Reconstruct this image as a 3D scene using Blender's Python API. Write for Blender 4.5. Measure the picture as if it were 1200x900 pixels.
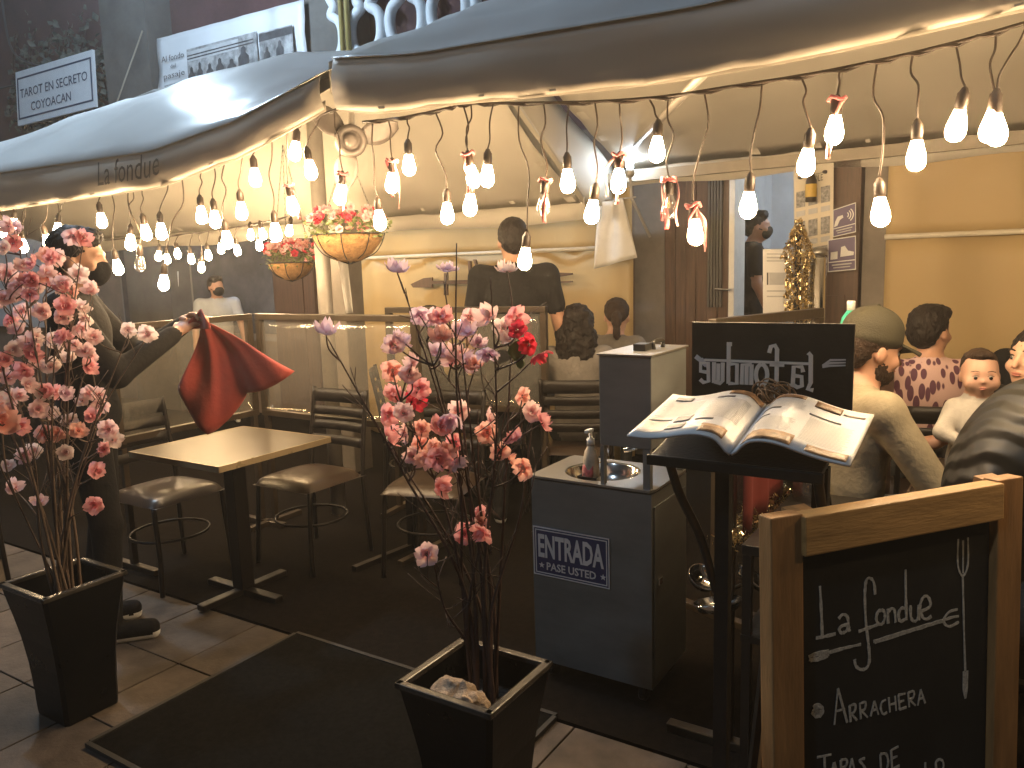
import bpy, bmesh, math, random
import numpy as np
from mathutils import Vector, Matrix, Euler, Quaternion, noise
random.seed(7)
for o in list(bpy.data.objects): bpy.data.objects.remove(o)
scn = bpy.context.scene
COL = scn.collection
# ------------------------------------------------------------- camera
FPX, PITCH, ROLL, CAMZ = 930.0, 0.148, 0.03, 1.55
cam_d = bpy.data.cameras.new('camera'); cam = bpy.data.objects.new('camera', cam_d); COL.objects.link(cam)
cam_d.sensor_width = 36; cam_d.lens = 36*FPX/1200; cam_d.clip_start = 0.05; cam_d.clip_end = 300
CM = Matrix.Rotation(math.pi/2-PITCH, 3, 'X') @ Matrix.Rotation(-ROLL, 3, 'Z')
cam.location = (0, 0, CAMZ); cam.rotation_euler = CM.to_euler()
scn.camera = cam
# ------------------------------------------------------------- world: late dusk / night
w = bpy.data.worlds.new('World'); scn.world = w; w.use_nodes = True
nt = w.node_tree; bg = nt.nodes['Background']
sky = nt.nodes.new('ShaderNodeTexSky'); sky.sky_type = 'NISHITA'; sky.sun_disc = False
SUN_DIR = Vector((-0.52, -0.42, 0.75)).normalized()          # towards the light
sky.sun_elevation = math.radians(-4); sky.sun_rotation = math.atan2(SUN_DIR.x, SUN_DIR.y)
nt.links.new(sky.outputs[0], bg.inputs[0]); bg.inputs[1].default_value = 0.10
# one cool, dim distant light: the street lighting behind the viewer
sd = bpy.data.lights.new('sun', 'SUN'); sd.energy = 0.5; sd.angle = math.radians(3); sd.color = (0.62, 0.8, 1.0)
so = bpy.data.objects.new('sun', sd); COL.objects.link(so); so.rotation_euler = SUN_DIR.to_track_quat('Z', 'Y').to_euler()
vs = scn.view_settings; vs.view_transform = 'Standard'; vs.look = 'None'; vs.exposure = 0.0; vs.gamma = 1.0; vs.use_curve_mapping = False
cy = scn.cycles; cy.use_denoising = True; cy.max_bounces = 5; cy.diffuse_bounces = 3; cy.glossy_bounces = 2
cy.transmission_bounces = 4; cy.transparent_max_bounces = 8; cy.sample_clamp_indirect = 4.0; cy.use_light_tree = True; cy.use_adaptive_sampling = False
cy.caustics_reflective = False; cy.caustics_refractive = False
BULB_L = 198.0
# ------------------------------------------------------------- placement helpers
def ray(px, py):
    return CM @ Vector(((px-600)/FPX, (450-py)/FPX, -1.0))
def at(px, py, Y):
    d = ray(px, py); return Vector((0, 0, CAMZ)) + d*(Y/d.y)
def atz(px, py, z):
    d = ray(px, py); return Vector((0, 0, CAMZ)) + d*((z-CAMZ)/d.z)
UV = Vector((0.8412, -0.5407, 0)); VV = Vector((0.5407, 0.8412, 0)); A0 = Vector((-0.75, 3.5, 0))
UANG = math.atan2(UV.y, UV.x)
def F(s, t, z=0.0): return A0 + UV*s + VV*t + Vector((0, 0, z))
def att(px, py, t):                      # pixel ray on the vertical plane t (parallel to the street front)
    d = ray(px, py); k = (t - (Vector((0, 0, CAMZ))-A0).dot(VV))/d.dot(VV); return Vector((0, 0, CAMZ)) + d*k
def st(p): q = Vector(p)-A0; return q.dot(UV), q.dot(VV)
# ------------------------------------------------------------- materials
def mat(name, col, rough=0.6, metal=0.0, var=0.12, scale=8.0, bump=0.0, bscale=60.0, stretch=None, spec=0.5, sub=0.0, col2=None, detail=4, coat=0.0, sheen=0.0, rvar=0.1):
    m = bpy.data.materials.new(name); m.use_nodes = True
    n = m.node_tree; L = n.links; b = n.nodes['Principled BSDF']
    tc = n.nodes.new('ShaderNodeTexCoord'); mp = n.nodes.new('ShaderNodeMapping'); L.new(tc.outputs['Object'], mp.inputs[0])
    if stretch: mp.inputs['Scale'].default_value = stretch
    nz = n.nodes.new('ShaderNodeTexNoise'); nz.inputs['Scale'].default_value = scale; nz.inputs['Detail'].default_value = detail
    nz.inputs['Roughness'].default_value = 0.62
    L.new(mp.outputs[0], nz.inputs['Vector'])
    rp = n.nodes.new('ShaderNodeValToRGB'); rp.color_ramp.elements[0].position = 0.28; rp.color_ramp.elements[1].position = 0.72
    c = col; c2 = col2 or tuple(min(1, x*(1+var)) for x in c); c1 = tuple(x*(1-var) for x in c)
    rp.color_ramp.elements[0].color = (*c1, 1); rp.color_ramp.elements[1].color = (*c2, 1)
    L.new(nz.outputs['Fac'], rp.inputs[0]); L.new(rp.outputs[0], b.inputs['Base Color'])
    b.inputs['Metallic'].default_value = metal; b.inputs['Specular IOR Level'].default_value = spec
    mr = n.nodes.new('ShaderNodeMapRange'); mr.inputs['To Min'].default_value = max(0.02, rough-rvar); mr.inputs['To Max'].default_value = min(1, rough+rvar)
    L.new(nz.outputs['Fac'], mr.inputs['Value']); L.new(mr.outputs[0], b.inputs['Roughness'])
    if sub: b.inputs['Subsurface Weight'].default_value = sub; b.inputs['Subsurface Radius'].default_value = (0.01, 0.004, 0.002); b.inputs['Subsurface Scale'].default_value = 1
    if coat: b.inputs['Coat Weight'].default_value = coat; b.inputs['Coat Roughness'].default_value = 0.15
    if sheen: b.inputs['Sheen Weight'].default_value = sheen
    if bump:
        nb = n.nodes.new('ShaderNodeTexNoise'); nb.inputs['Scale'].default_value = bscale; nb.inputs['Detail'].default_value = 3
        L.new(mp.outputs[0], nb.inputs['Vector']); bp = n.nodes.new('ShaderNodeBump'); bp.inputs['Strength'].default_value = bump; bp.inputs['Distance'].default_value = 0.01
        L.new(nb.outputs['Fac'], bp.inputs['Height']); L.new(bp.outputs[0], b.inputs['Normal'])
    return m
def emat(name, col, s):
    m = bpy.data.materials.new(name); m.use_nodes = True; n = m.node_tree; n.nodes.remove(n.nodes['Principled BSDF'])
    e = n.nodes.new('ShaderNodeEmission'); e.inputs[0].default_value = (*col, 1); e.inputs[1].default_value = s
    n.links.new(e.outputs[0], n.nodes['Material Output'].inputs[0]); return m
def film(name, tint=(0.95, 0.93, 0.88), clear=0.72, rough=0.08, haze=0.5, bump=0.25):
    m = bpy.data.materials.new(name); m.use_nodes = True; n = m.node_tree; L = n.links; n.nodes.remove(n.nodes['Principled BSDF'])
    t = n.nodes.new('ShaderNodeBsdfTransparent'); t.inputs[0].default_value = (*tint, 1)
    g = n.nodes.new('ShaderNodeBsdfGlossy'); g.inputs['Roughness'].default_value = rough
    d = n.nodes.new('ShaderNodeBsdfDiffuse'); d.inputs[0].default_value = (*tint, 1)
    a = n.nodes.new('ShaderNodeMixShader'); a.inputs[0].default_value = haze; L.new(g.outputs[0], a.inputs[1]); L.new(d.outputs[0], a.inputs[2])
    tc = n.nodes.new('ShaderNodeTexCoord'); nz = n.nodes.new('ShaderNodeTexNoise'); nz.inputs['Scale'].default_value = 7; nz.inputs['Detail'].default_value = 5; nz.inputs['Distortion'].default_value = 1.2
    L.new(tc.outputs['Object'], nz.inputs['Vector'])
    mr = n.nodes.new('ShaderNodeMapRange'); mr.inputs['To Min'].default_value = (1-clear)*0.65; mr.inputs['To Max'].default_value = (1-clear)*1.35; L.new(nz.outputs['Fac'], mr.inputs['Value'])
    bp = n.nodes.new('ShaderNodeBump'); bp.inputs['Strength'].default_value = bump; bp.inputs['Distance'].default_value = 0.02; L.new(nz.outputs['Fac'], bp.inputs['Height']); L.new(bp.outputs[0], g.inputs['Normal'])
    x = n.nodes.new('ShaderNodeMixShader'); L.new(mr.outputs[0], x.inputs[0]); L.new(t.outputs[0], x.inputs[1]); L.new(a.outputs[0], x.inputs[2])
    L.new(x.outputs[0], n.nodes['Material Output'].inputs[0]); return m
def tarp(name, col, rough=0.35, trans=0.25, scale=2.5, bump=0.3):
    m = mat(name, col, rough, 0, 0.07, scale*0.8, 0.0, 9.0, rvar=0.02, detail=2); n = m.node_tree; L = n.links; b = n.nodes['Principled BSDF']
    tl = n.nodes.new('ShaderNodeBsdfTranslucent'); tl.inputs[0].default_value = (*col, 1); x = n.nodes.new('ShaderNodeMixShader'); x.inputs[0].default_value = trans
    L.new(b.outputs[0], x.inputs[1]); L.new(tl.outputs[0], x.inputs[2]); L.new(x.outputs[0], n.nodes['Material Output'].inputs[0]); return m
def petal(name, c_in, c_out):
    m = mat(name, c_out, 0.7, 0, 0.08, 40); n = m.node_tree; L = n.links; b = n.nodes['Principled BSDF']
    tc = n.nodes.new('ShaderNodeTexCoord'); vl = n.nodes.new('ShaderNodeVectorMath'); vl.operation = 'LENGTH'; L.new(tc.outputs['Object'], vl.inputs[0])
    r = n.nodes.new('ShaderNodeValToRGB'); e = r.color_ramp.elements; e[0].position = 0.002; e[0].color = (*c_in, 1); e[1].position = 0.017; e[1].color = (*c_out, 1)
    L.new(vl.outputs['Value'], r.inputs[0]); L.new(r.outputs[0], b.inputs['Base Color'])
    tl = n.nodes.new('ShaderNodeBsdfTranslucent'); L.new(r.outputs[0], tl.inputs[0]); x = n.nodes.new('ShaderNodeMixShader'); x.inputs[0].default_value = 0.5
    L.new(b.outputs[0], x.inputs[1]); L.new(tl.outputs[0], x.inputs[2]); L.new(x.outputs[0], n.nodes['Material Output'].inputs[0]); return m
def woodmat(name, c, rough=0.5, st_=(1, 1, 12), var=0.3, coat=0.0):
    return mat(name, c, rough, 0, var, 5, 0.15, 30, stretch=st_, coat=coat)
M = {}
M['steel'] = mat('steel', (0.48, 0.47, 0.45), 0.34, 0.9, 0.12, 3, 0.05, 90, stretch=(1, 1, 9))
M['steel_dull'] = mat('steel_dull', (0.25, 0.27, 0.27), 0.5, 0.7, 0.2, 3.0, 0.12, 5, stretch=(1, 1, 2.5), detail=8, rvar=0.16)
M['chrome'] = mat('chrome', (0.75, 0.74, 0.72), 0.14, 1.0, 0.05)
M['blackmetal'] = mat('blackmetal', (0.02, 0.018, 0.016), 0.38, 0.2, 0.3, 14, 0.1, 120)
M['blackplastic'] = mat('blackplastic', (0.006, 0.006, 0.0065), 0.3, 0, 0.3, 6, 0.03, spec=0.15)
M['rimblack'] = mat('rimblack', (0.05, 0.045, 0.04), 0.22, 0.0, 0.3, 9, 0.05)
M['brownframe'] = mat('brownframe', (0.055, 0.04, 0.026), 0.35, 0.3, 0.25, 10, 0.08)
M['film'] = film('clear_vinyl', clear=0.86, haze=0.34, rough=0.09)
M['valance'] = tarp('valance_tarp', (0.50, 0.45, 0.38), 0.42, 0.24)
M['cutout_light'] = mat('cutout_light', (0.82, 0.79, 0.72), 0.35, 0.0)
M['dullred'] = mat('dullred', (0.16, 0.022, 0.018), 0.7)
M['fangrey'] = mat('fangrey', (0.12, 0.10, 0.085), 0.5, 0.2, 0.3, 12)
M['printdark'] = mat('printdark', (0.05, 0.05, 0.055), 0.5, 0, 0.5, 14)
M['printlight'] = mat('printlight', (0.36, 0.37, 0.38), 0.5, 0, 0.2, 12)
M['streetlamp'] = emat('lit_street_lamp', (0.60, 0.80, 1.0), 950)
M['canopy'] = tarp('canopy_tarp', (0.50, 0.50, 0.49), 0.30, 0.06)
M['ceiling'] = tarp('canopy_ceiling', (0.55, 0.51, 0.43), 0.6, 0.1)
M['backtarp'] = tarp('back_tarp', (0.50, 0.365, 0.175), 0.55, 0.15, 1.6)
M['hem'] = mat('hem', (0.30, 0.26, 0.20), 0.6)
M['rod'] = mat('rod', (0.62, 0.56, 0.44), 0.5)
M['pole'] = mat('pole', (0.36, 0.33, 0.29), 0.45, 0.4, 0.15, 6, 0.05)
M['cord'] = mat('cord', (0.05, 0.032, 0.02), 0.5)
M['socket'] = mat('socket', (0.035, 0.022, 0.014), 0.5)
M['bulb'] = emat('lit_bulb', (1.0, 0.70, 0.39), BULB_L)
M['ledwhite'] = emat('lit_led', (0.72, 0.86, 1.0), 160)
M['kitchenlight'] = emat('kitchen_tube', (0.84, 0.94, 1.0), 230)
M['ribbon'] = mat('ribbon', (0.55, 0.10, 0.10), 0.35, 0.1, 0.5, 60, 0.3, 200, sheen=0.3)
M['ribbonpale'] = mat('ribbonpale', (0.75, 0.35, 0.30), 0.35, 0.0, 0.2, 60)
M['chairmetal'] = mat('chairmetal', (0.012, 0.009, 0.007), 0.45, 0.0, 0.2, 12, 0.0, spec=0.3)
M['vinylseat'] = mat('vinylseat', (0.035, 0.022, 0.014), 0.32, 0, 0.06, 5, rvar=0.02, detail=2)
M['tabletop'] = mat('tabletop', (0.065, 0.046, 0.026), 0.33, 0, 0.12, 2, spec=0.35, rvar=0.02, detail=2)
M['tableedge'] = mat('tableedge', (0.35, 0.27, 0.16), 0.3, 0.2)
M['floor'] = mat('grout', (0.055, 0.045, 0.037), 0.9, 0, 0.2, 30, 0.3, 120)
M['tile'] = mat('tile', (0.080, 0.062, 0.049), 0.75, 0, 0.5, 7, 0.25, 55, spec=0.3, detail=7)
M['tile2'] = mat('tile_worn', (0.070, 0.056, 0.045), 0.78, 0, 0.5, 5, 0.25, 55, spec=0.3, detail=7)
M['carpet'] = mat('carpet', (0.010, 0.0078, 0.0062), 0.95, 0, 0.4, 30, 0.6, 420, spec=0.05)
M['mat'] = mat('doormat', (0.010, 0.0095, 0.0085), 0.95, 0, 0.4, 50, 0.8, 600, spec=0.05)
M['matedge'] = mat('doormat_edge', (0.022, 0.020, 0.018), 0.8)
M['stem'] = mat('stem', (0.045, 0.022, 0.017), 0.7, 0, 0.3, 30, 0.3)
M['stempale'] = mat('stem_pale', (0.11, 0.075, 0.055), 0.7, 0, 0.3, 30, 0.3)
M['leaf'] = mat('leaf', (0.10, 0.17, 0.05), 0.5)
M['p_pale'] = petal('petal_pale', (0.62, 0.20, 0.22), (0.86, 0.62, 0.62))
M['p_pink'] = petal('petal_pink', (0.60, 0.10, 0.14), (0.84, 0.42, 0.44))
M['p_lilac'] = petal('petal_lilac', (0.58, 0.25, 0.38), (0.80, 0.62, 0.74))
M['p_coral'] = petal('petal_coral', (0.64, 0.17, 0.14), (0.86, 0.50, 0.43))
M['p_red'] = petal('petal_red', (0.5, 0.02, 0.05), (0.68, 0.05, 0.09))
M['p_white'] = petal('petal_white', (0.66, 0.32, 0.34), (0.88, 0.74, 0.71))
M['skin'] = mat('skin', (0.47, 0.26, 0.17), 0.5, 0, 0.1, 20, sub=0.15)
M['skinfair'] = mat('skinfair', (0.55, 0.33, 0.23), 0.5, 0, 0.1, 20, sub=0.15)
M['hair'] = mat('hair', (0.013, 0.009, 0.007), 0.55, 0, 0.5, 30, 0.6, 130, stretch=(1, 1, 0.3), spec=0.2)
M['hairbrown'] = mat('hairbrown', (0.030, 0.017, 0.010), 0.6, 0, 0.5, 30, 0.8, 110, spec=0.2)
M['lips'] = mat('lips', (0.36, 0.13, 0.10), 0.4)
M['eyewhite'] = mat('eyewhite', (0.42, 0.38, 0.34), 0.2)
M['iris'] = mat('iris', (0.012, 0.008, 0.006), 0.15)
M['blackcloth'] = mat('blackcloth', (0.010, 0.0095, 0.010), 0.9, 0, 0.3, 12, 0.3, 60, spec=0.2)
M['charcoal'] = mat('charcoal', (0.016, 0.0145, 0.0135), 0.9, 0, 0.3, 10, 0.3, 60, spec=0.2)
M['greycloth'] = mat('greycloth', (0.17, 0.155, 0.14), 0.85, 0, 0.2, 14, 0.3, 60)
M['khaki'] = mat('khaki', (0.30, 0.255, 0.17), 0.85, 0, 0.16, 12, 0.35, 45)
M['olivecap'] = mat('olivecap', (0.036, 0.031, 0.015), 0.8, 0, 0.15, 20, 0.3, 200)
M['whitecloth'] = mat('whitecloth', (0.62, 0.60, 0.56), 0.8, 0, 0.08, 10, 0.2, 40)
M['bluecloth'] = mat('bluecloth', (0.42, 0.47, 0.55), 0.8)
M['denim'] = mat('denim', (0.05, 0.055, 0.06), 0.85, 0, 0.2, 20, 0.3, 200)
M['jacket'] = mat('jacket', (0.013, 0.012, 0.008), 0.5, 0, 0.3, 6, 0.3, 16, spec=0.35)
M['walllamp'] = emat('lit_wall_lamp', (0.64, 0.82, 1.0), 420)
M['enamel'] = mat('enamel', (0.80, 0.82, 0.86), 0.35, 0, 0.06, 6)
M['redcloth'] = mat('redcloth', (0.36, 0.045, 0.03), 0.8, 0, 0.15, 6, 0.2, 40, sheen=0.3)
n_ = M['jacket'].node_tree; wv = n_.nodes.new('ShaderNodeTexWave'); wv.inputs['Scale'].default_value = 5.5; wv.inputs['Distortion'].default_value = 5.0; wv.inputs['Detail'].default_value = 2.0; wv.bands_direction = 'Z'
tcw = n_.nodes.new('ShaderNodeTexCoord'); mpw = n_.nodes.new('ShaderNodeMapping'); mpw.inputs['Rotation'].default_value = (0.7, 0.5, 0); n_.links.new(tcw.outputs['Object'], mpw.inputs[0]); n_.links.new(mpw.outputs[0], wv.inputs['Vector'])
bw = n_.nodes.new('ShaderNodeBump'); bw.inputs['Strength'].default_value = 0.38; bw.inputs['Distance'].default_value = 0.03; n_.links.new(wv.outputs['Fac'], bw.inputs['Height']); n_.links.new(bw.outputs[0], n_.nodes['Principled BSDF'].inputs['Normal'])
M['babyskin'] = mat('babyskin', (0.44, 0.255, 0.175), 0.55, 0, 0.1, 20, sub=0.1); M['babytop'] = mat('babytop', (0.40, 0.37, 0.32), 0.85, 0, 0.15, 18, 0.3, 60)
M['white'] = mat('white', (0.72, 0.71, 0.68), 0.5)
M['paper'] = mat('paper', (0.70, 0.69, 0.68), 0.38, 0, 0.05, 5)
M['ink'] = mat('ink', (0.06, 0.055, 0.06), 0.5)
M['inkgrey'] = mat('inkgrey', (0.42, 0.42, 0.43), 0.5)
M['foodprint'] = mat('foodprint', (0.20, 0.075, 0.03), 0.4, 0, 0.7, 55, detail=6, col2=(0.50, 0.27, 0.12))
M['greyprint'] = mat('greyprint', (0.12, 0.12, 0.13), 0.45, 0, 0.6, 50, col2=(0.40, 0.39, 0.38))
M['navy'] = mat('navy', (0.030, 0.038, 0.105), 0.4, 0, 0.1, 8)
M['signwhite'] = mat('signwhite', (0.62, 0.62, 0.62), 0.4)
M['boardwood'] = woodmat('boardwood', (0.40, 0.205, 0.075), 0.55, (6, 6, 0.9), 0.28)
M['boardrail'] = woodmat('boardrail', (0.56, 0.32, 0.115), 0.5, (1.2, 8, 8), 0.25)
M['chalkboard'] = mat('chalkboard', (0.016, 0.016, 0.015), 0.7, 0, 0.45, 5, 0.05, 60)
M['chalk'] = mat('chalk', (0.52, 0.50, 0.45), 0.95, 0, 0.35, 160, 0.3, 300)
M['maroon'] = mat('maroon', (0.075, 0.034, 0.036), 0.85, 0, 0.35, 2.2, 0.3, 25)
M['lowwall'] = mat('lowwall', (0.17, 0.125, 0.095), 0.85, 0, 0.35, 2.0, 0.3, 25)
M['pillar'] = mat('pillar', (0.10, 0.093, 0.085), 0.85, 0, 0.3, 3, 0.3, 25)
M['greywall'] = mat('greywall', (0.20, 0.175, 0.15), 0.8, 0, 0.25, 3, 0.3, 25)
M['plaster'] = mat('plaster', (0.52, 0.53, 0.55), 0.8, 0, 0.12, 4, 0.2, 40)
M['brownwood'] = woodmat('brownwood', (0.085, 0.043, 0.025), 0.5, (10, 10, 0.7), 0.35)
M['ochrepipe'] = mat('ochrepipe', (0.30, 0.23, 0.07), 0.5)
M['blueplaster'] = mat('blueplaster', (0.60, 0.63, 0.66), 0.6, 0, 0.12, 7, 0.25, 40)
M['ivy'] = mat('ivy', (0.05, 0.06, 0.045), 0.6, 0, 0.5, 9, col2=(0.14, 0.15, 0.13))
M['darkglass'] = mat('darkglass', (0.07, 0.07, 0.075), 0.12, 0, 0.5, 3, spec=0.6)
M['coco'] = mat('coco', (0.40, 0.22, 0.085), 0.95, 0, 0.4, 40, 1.0, 160)
M['wire'] = mat('wire', (0.03, 0.025, 0.018), 0.5, 0.4)
M['hangleaf'] = mat('hangleaf', (0.12, 0.15, 0.045), 0.6, 0, 0.3, 30)
M['gold'] = mat('gold_tinsel', (0.82, 0.64, 0.34), 0.28, 1.0, 0.2, 80)
M['teal'] = mat('teal', (0.04, 0.42, 0.29), 0.35)
M['clearglass'] = film('clear_glass', (1, 1, 1), 0.72, 0.03, 0.15, 0.05)
M['rag'] = mat('rag', (0.36, 0.27, 0.19), 0.95, 0, 0.35, 25, 0.8, 90)
M['soil'] = mat('soil', (0.02, 0.015, 0.011), 0.95, 0, 0.4, 40, 1.0, 90)
M['soaplabel'] = mat('soaplabel', (0.50, 0.44, 0.34), 0.35, 0, 0.35, 25, col2=(0.62, 0.5, 0.36))
M['twine'] = mat('twine', (0.20, 0.11, 0.05), 0.8, 0, 0.4, 60)
M['purple'] = mat('purple', (0.10, 0.075, 0.16), 0.5)
M['creamsign'] = mat('creamsign', (0.60, 0.54, 0.43), 0.5, 0, 0.06, 4)
M['yellowlabel'] = mat('yellowlabel', (0.55, 0.36, 0.06), 0.5)
M['brownbottle'] = mat('brownbottle', (0.03, 0.02, 0.012), 0.3)
M['banner'] = mat('banner', (0.55, 0.56, 0.58), 0.45, 0, 0.08, 2, 0.2, 10)
M['bannerphoto'] = mat('bannerphoto', (0.10, 0.11, 0.13), 0.45, 0, 0.75, 9, detail=6, col2=(0.42, 0.42, 0.42))
M['signblue'] = mat('signblue', (0.03, 0.05, 0.11), 0.5)
M['tattoo'] = mat('valanceprint', (0.13, 0.12, 0.11), 0.5)
# ------------------------------------------------------------- mesh builder
def V(*a): return Vector(a)
class MB:
    def __init__(s): s.v = []; s.f = []
    def add(s, vs, fs):
        b = len(s.v); s.v += [Vector(p) for p in vs]; s.f += [tuple(b+i for i in f) for f in fs]; return s
    def box(s, c, d, rot=None, bev=0.0):
        c = Vector(c); hx, hy, hz = d[0]/2, d[1]/2, d[2]/2
        if bev and bev < min(hx, hy, hz):
            bm = bmesh.new(); bmesh.ops.create_cube(bm, size=1.0)
            for q in bm.verts: q.co = Vector((q.co.x*d[0], q.co.y*d[1], q.co.z*d[2]))
            bmesh.ops.bevel(bm, geom=bm.edges[:], offset=bev, segments=2, affect='EDGES', profile=0.6)
            bm.verts.ensure_lookup_table(); bm.verts.index_update()
            vs = [q.co.copy() for q in bm.verts]; fs = [[q.index for q in f.verts] for f in bm.faces]; bm.free()
        else:
            vs = [V(x, y, z) for z in (-hz, hz) for x, y in ((-hx, -hy), (hx, -hy), (hx, hy), (-hx, hy))]
            fs = [(3, 2, 1, 0), (4, 5, 6, 7), (0, 1, 5, 4), (1, 2, 6, 5), (2, 3, 7, 6), (3, 0, 4, 7)]
        if rot is not None: vs = [rot @ q for q in vs]
        return s.add([c+q for q in vs], fs)
    def bar(s, a, b, wx, wy=None, up=(0, 0, 1)):
        a = Vector(a); b = Vector(b); wy = wy or wx; d = (b-a); L = d.length; z = d.normalized(); up = Vector(up)
        x = up.cross(z)
        if x.length < 1e-4: x = V(1, 0, 0)
        x.normalize(); y = z.cross(x)
        R = Matrix((x, y, z)).transposed()
        return s.box((a+b)/2, (wx, wy, L), R)
    def tube(s, pts, r, n=8, cap=True, closed=False):
        pts = [Vector(p) for p in pts]; m = len(pts)
        rs = list(r) if isinstance(r, (list, tuple)) else [r]*m
        vs = []; prev = None
        for i, p in enumerate(pts):
            if closed: t = pts[(i+1) % m]-pts[i-1]
            else: t = pts[min(i+1, m-1)]-pts[max(i-1, 0)]
            t = t.normalized() if t.length > 1e-9 else V(0, 0, 1)
            if prev is None:
                a = V(0, 0, 1) if abs(t.z) < 0.9 else V(1, 0, 0); x = a.cross(t).normalized()
            else:
                x = prev - t*prev.dot(t); x = x.normalized() if x.length > 1e-6 else V(1, 0, 0)
            prev = x; y = t.cross(x)
            for k in range(n):
                a = 2*math.pi*k/n; vs.append(p + (x*math.cos(a)+y*math.sin(a))*rs[i])
        fs = []
        for i in range(m if closed else m-1):
            j = (i+1) % m
            for k in range(n):
                l = (k+1) % n; fs.append((i*n+k, i*n+l, j*n+l, j*n+k))
        if cap and not closed: fs += [tuple(range(n-1, -1, -1)), tuple((m-1)*n+k for k in range(n))]
        return s.add(vs, fs)
    def lathe(s, prof, n=16, c=(0, 0, 0), axis=(0, 0, 1), cap=True):
        q = Vector(axis).normalized().to_track_quat('Z', 'Y'); c = Vector(c); vs = []; m = len(prof)
        for r, z in prof:
            for k in range(n):
                a = 2*math.pi*k/n; vs.append(c + q @ V(r*math.cos(a), r*math.sin(a), z))
        fs = [(i*n+k, i*n+(k+1) % n, (i+1)*n+(k+1) % n, (i+1)*n+k) for i in range(m-1) for k in range(n)]
        if cap: fs += [tuple(range(n-1, -1, -1)), tuple((m-1)*n+k for k in range(n))]
        return s.add(vs, fs)
    def ball(s, c, r, n=10, m=6, rot=None):
        r = (r, r, r) if isinstance(r, (int, float)) else r; c = Vector(c); vs = []
        for i in range(1, m):
            a = math.pi*i/m
            for k in range(n):
                b = 2*math.pi*k/n; q = V(r[0]*math.sin(a)*math.cos(b), r[1]*math.sin(a)*math.sin(b), r[2]*math.cos(a)); vs.append(c + (rot @ q if rot else q))
        for z in (r[2], -r[2]): q = V(0, 0, z); vs.append(c + (rot @ q if rot else q))
        T = len(vs)-2; fs = [((i+1)*n+k, (i+1)*n+(k+1) % n, i*n+(k+1) % n, i*n+k) for i in range(m-2) for k in range(n)]
        fs += [(k, (k+1) % n, T) for k in range(n)] + [((m-2)*n+(k+1) % n, (m-2)*n+k, T+1) for k in range(n)]
        return s.add(vs, fs)
    def grid(s, fn, nu, nv, th=0.0):
        P = [[Vector(fn(i/nu, j/nv)) for j in range(nv+1)] for i in range(nu+1)]
        idx = lambda i, j: i*(nv+1)+j
        vs = [P[i][j] for i in range(nu+1) for j in range(nv+1)]
        fs = [(idx(i, j), idx(i+1, j), idx(i+1, j+1), idx(i, j+1)) for i in range(nu) for j in range(nv)]
        if th:
            N = len(vs); nr = []
            for i in range(nu+1):
                for j in range(nv+1):
                    du = P[min(i+1, nu)][j]-P[max(i-1, 0)][j]; dv = P[i][min(j+1, nv)]-P[i][max(j-1, 0)]
                    q = du.cross(dv); nr.append(q.normalized() if q.length > 1e-12 else V(0, 0, 1))
            vs2 = [a - b*th for a, b in zip(vs, nr)]; fs2 = [tuple(N+k for k in reversed(f)) for f in fs]
            rim = [idx(i, 0) for i in range(nu+1)] + [idx(nu, j) for j in range(1, nv+1)] + [idx(i, nv) for i in range(nu-1, -1, -1)] + [idx(0, j) for j in range(nv-1, 0, -1)]
            fs3 = [(rim[k], N+rim[k], N+rim[(k+1) % len(rim)], rim[(k+1) % len(rim)]) for k in range(len(rim))]
            return s.add(vs+vs2, fs+fs2+fs3)
        return s.add(vs, fs)
    def prism(s, poly, o, ax, ay, depth):
        o = Vector(o); ax = Vector(ax); ay = Vector(ay); nz = ax.cross(ay).normalized(); n = len(poly)
        a = [o+ax*x+ay*y for x, y in poly]; b = [p+nz*depth for p in a]
        return s.add(a+b, [tuple(range(n-1, -1, -1)), tuple(range(n, 2*n))] + [(k, (k+1) % n, n+(k+1) % n, n+k) for k in range(n)])
    def ribbon(s, pts, w, o, ax, ay, th=0.002):
        """flat strokes of width w along a 2D polyline drawn on the plane o, ax, ay"""
        o = Vector(o); ax = Vector(ax); ay = Vector(ay); nz = ax.cross(ay).normalized(); P = [Vector((p[0], p[1])) for p in pts]; m = len(P)
        ws = w if isinstance(w, list) else [w]*m
        Lf, Rt = [], []
        for i in range(m):
            t = P[min(i+1, m-1)]-P[max(i-1, 0)]; t = t.normalized() if t.length > 1e-9 else Vector((1, 0)); nn = Vector((-t.y, t.x))*ws[i]/2
            Lf.append(P[i]+nn); Rt.append(P[i]-nn)
        W = lambda q, h: o+ax*q.x+ay*q.y+nz*h
        vs = [W(q, th) for q in Lf]+[W(q, th) for q in Rt]+[W(q, 0) for q in Lf]+[W(q, 0) for q in Rt]
        fs = []
        for i in range(m-1):
            fs += [(m+i, m+i+1, i+1, i), (i, i+1, 2*m+i+1, 2*m+i), (3*m+i, 3*m+i+1, m+i+1, m+i)]
        fs += [(0, 2*m, 3*m, m), (m-1, 2*m-1, 4*m-1, 3*m-1)]
        return s.add(vs, fs)
    def build(s, name, m, parent=None, smooth=False, world=False, kind=None):
        me = bpy.data.meshes.new(name); vs = s.v
        if world and parent is not None:
            inv = WM[parent.name].inverted(); vs = [inv @ p for p in vs]
        me.from_pydata([tuple(p) for p in vs], [], s.f); me.update()
        return link(name, me, m, parent, smooth, kind)
WM = {}
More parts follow.
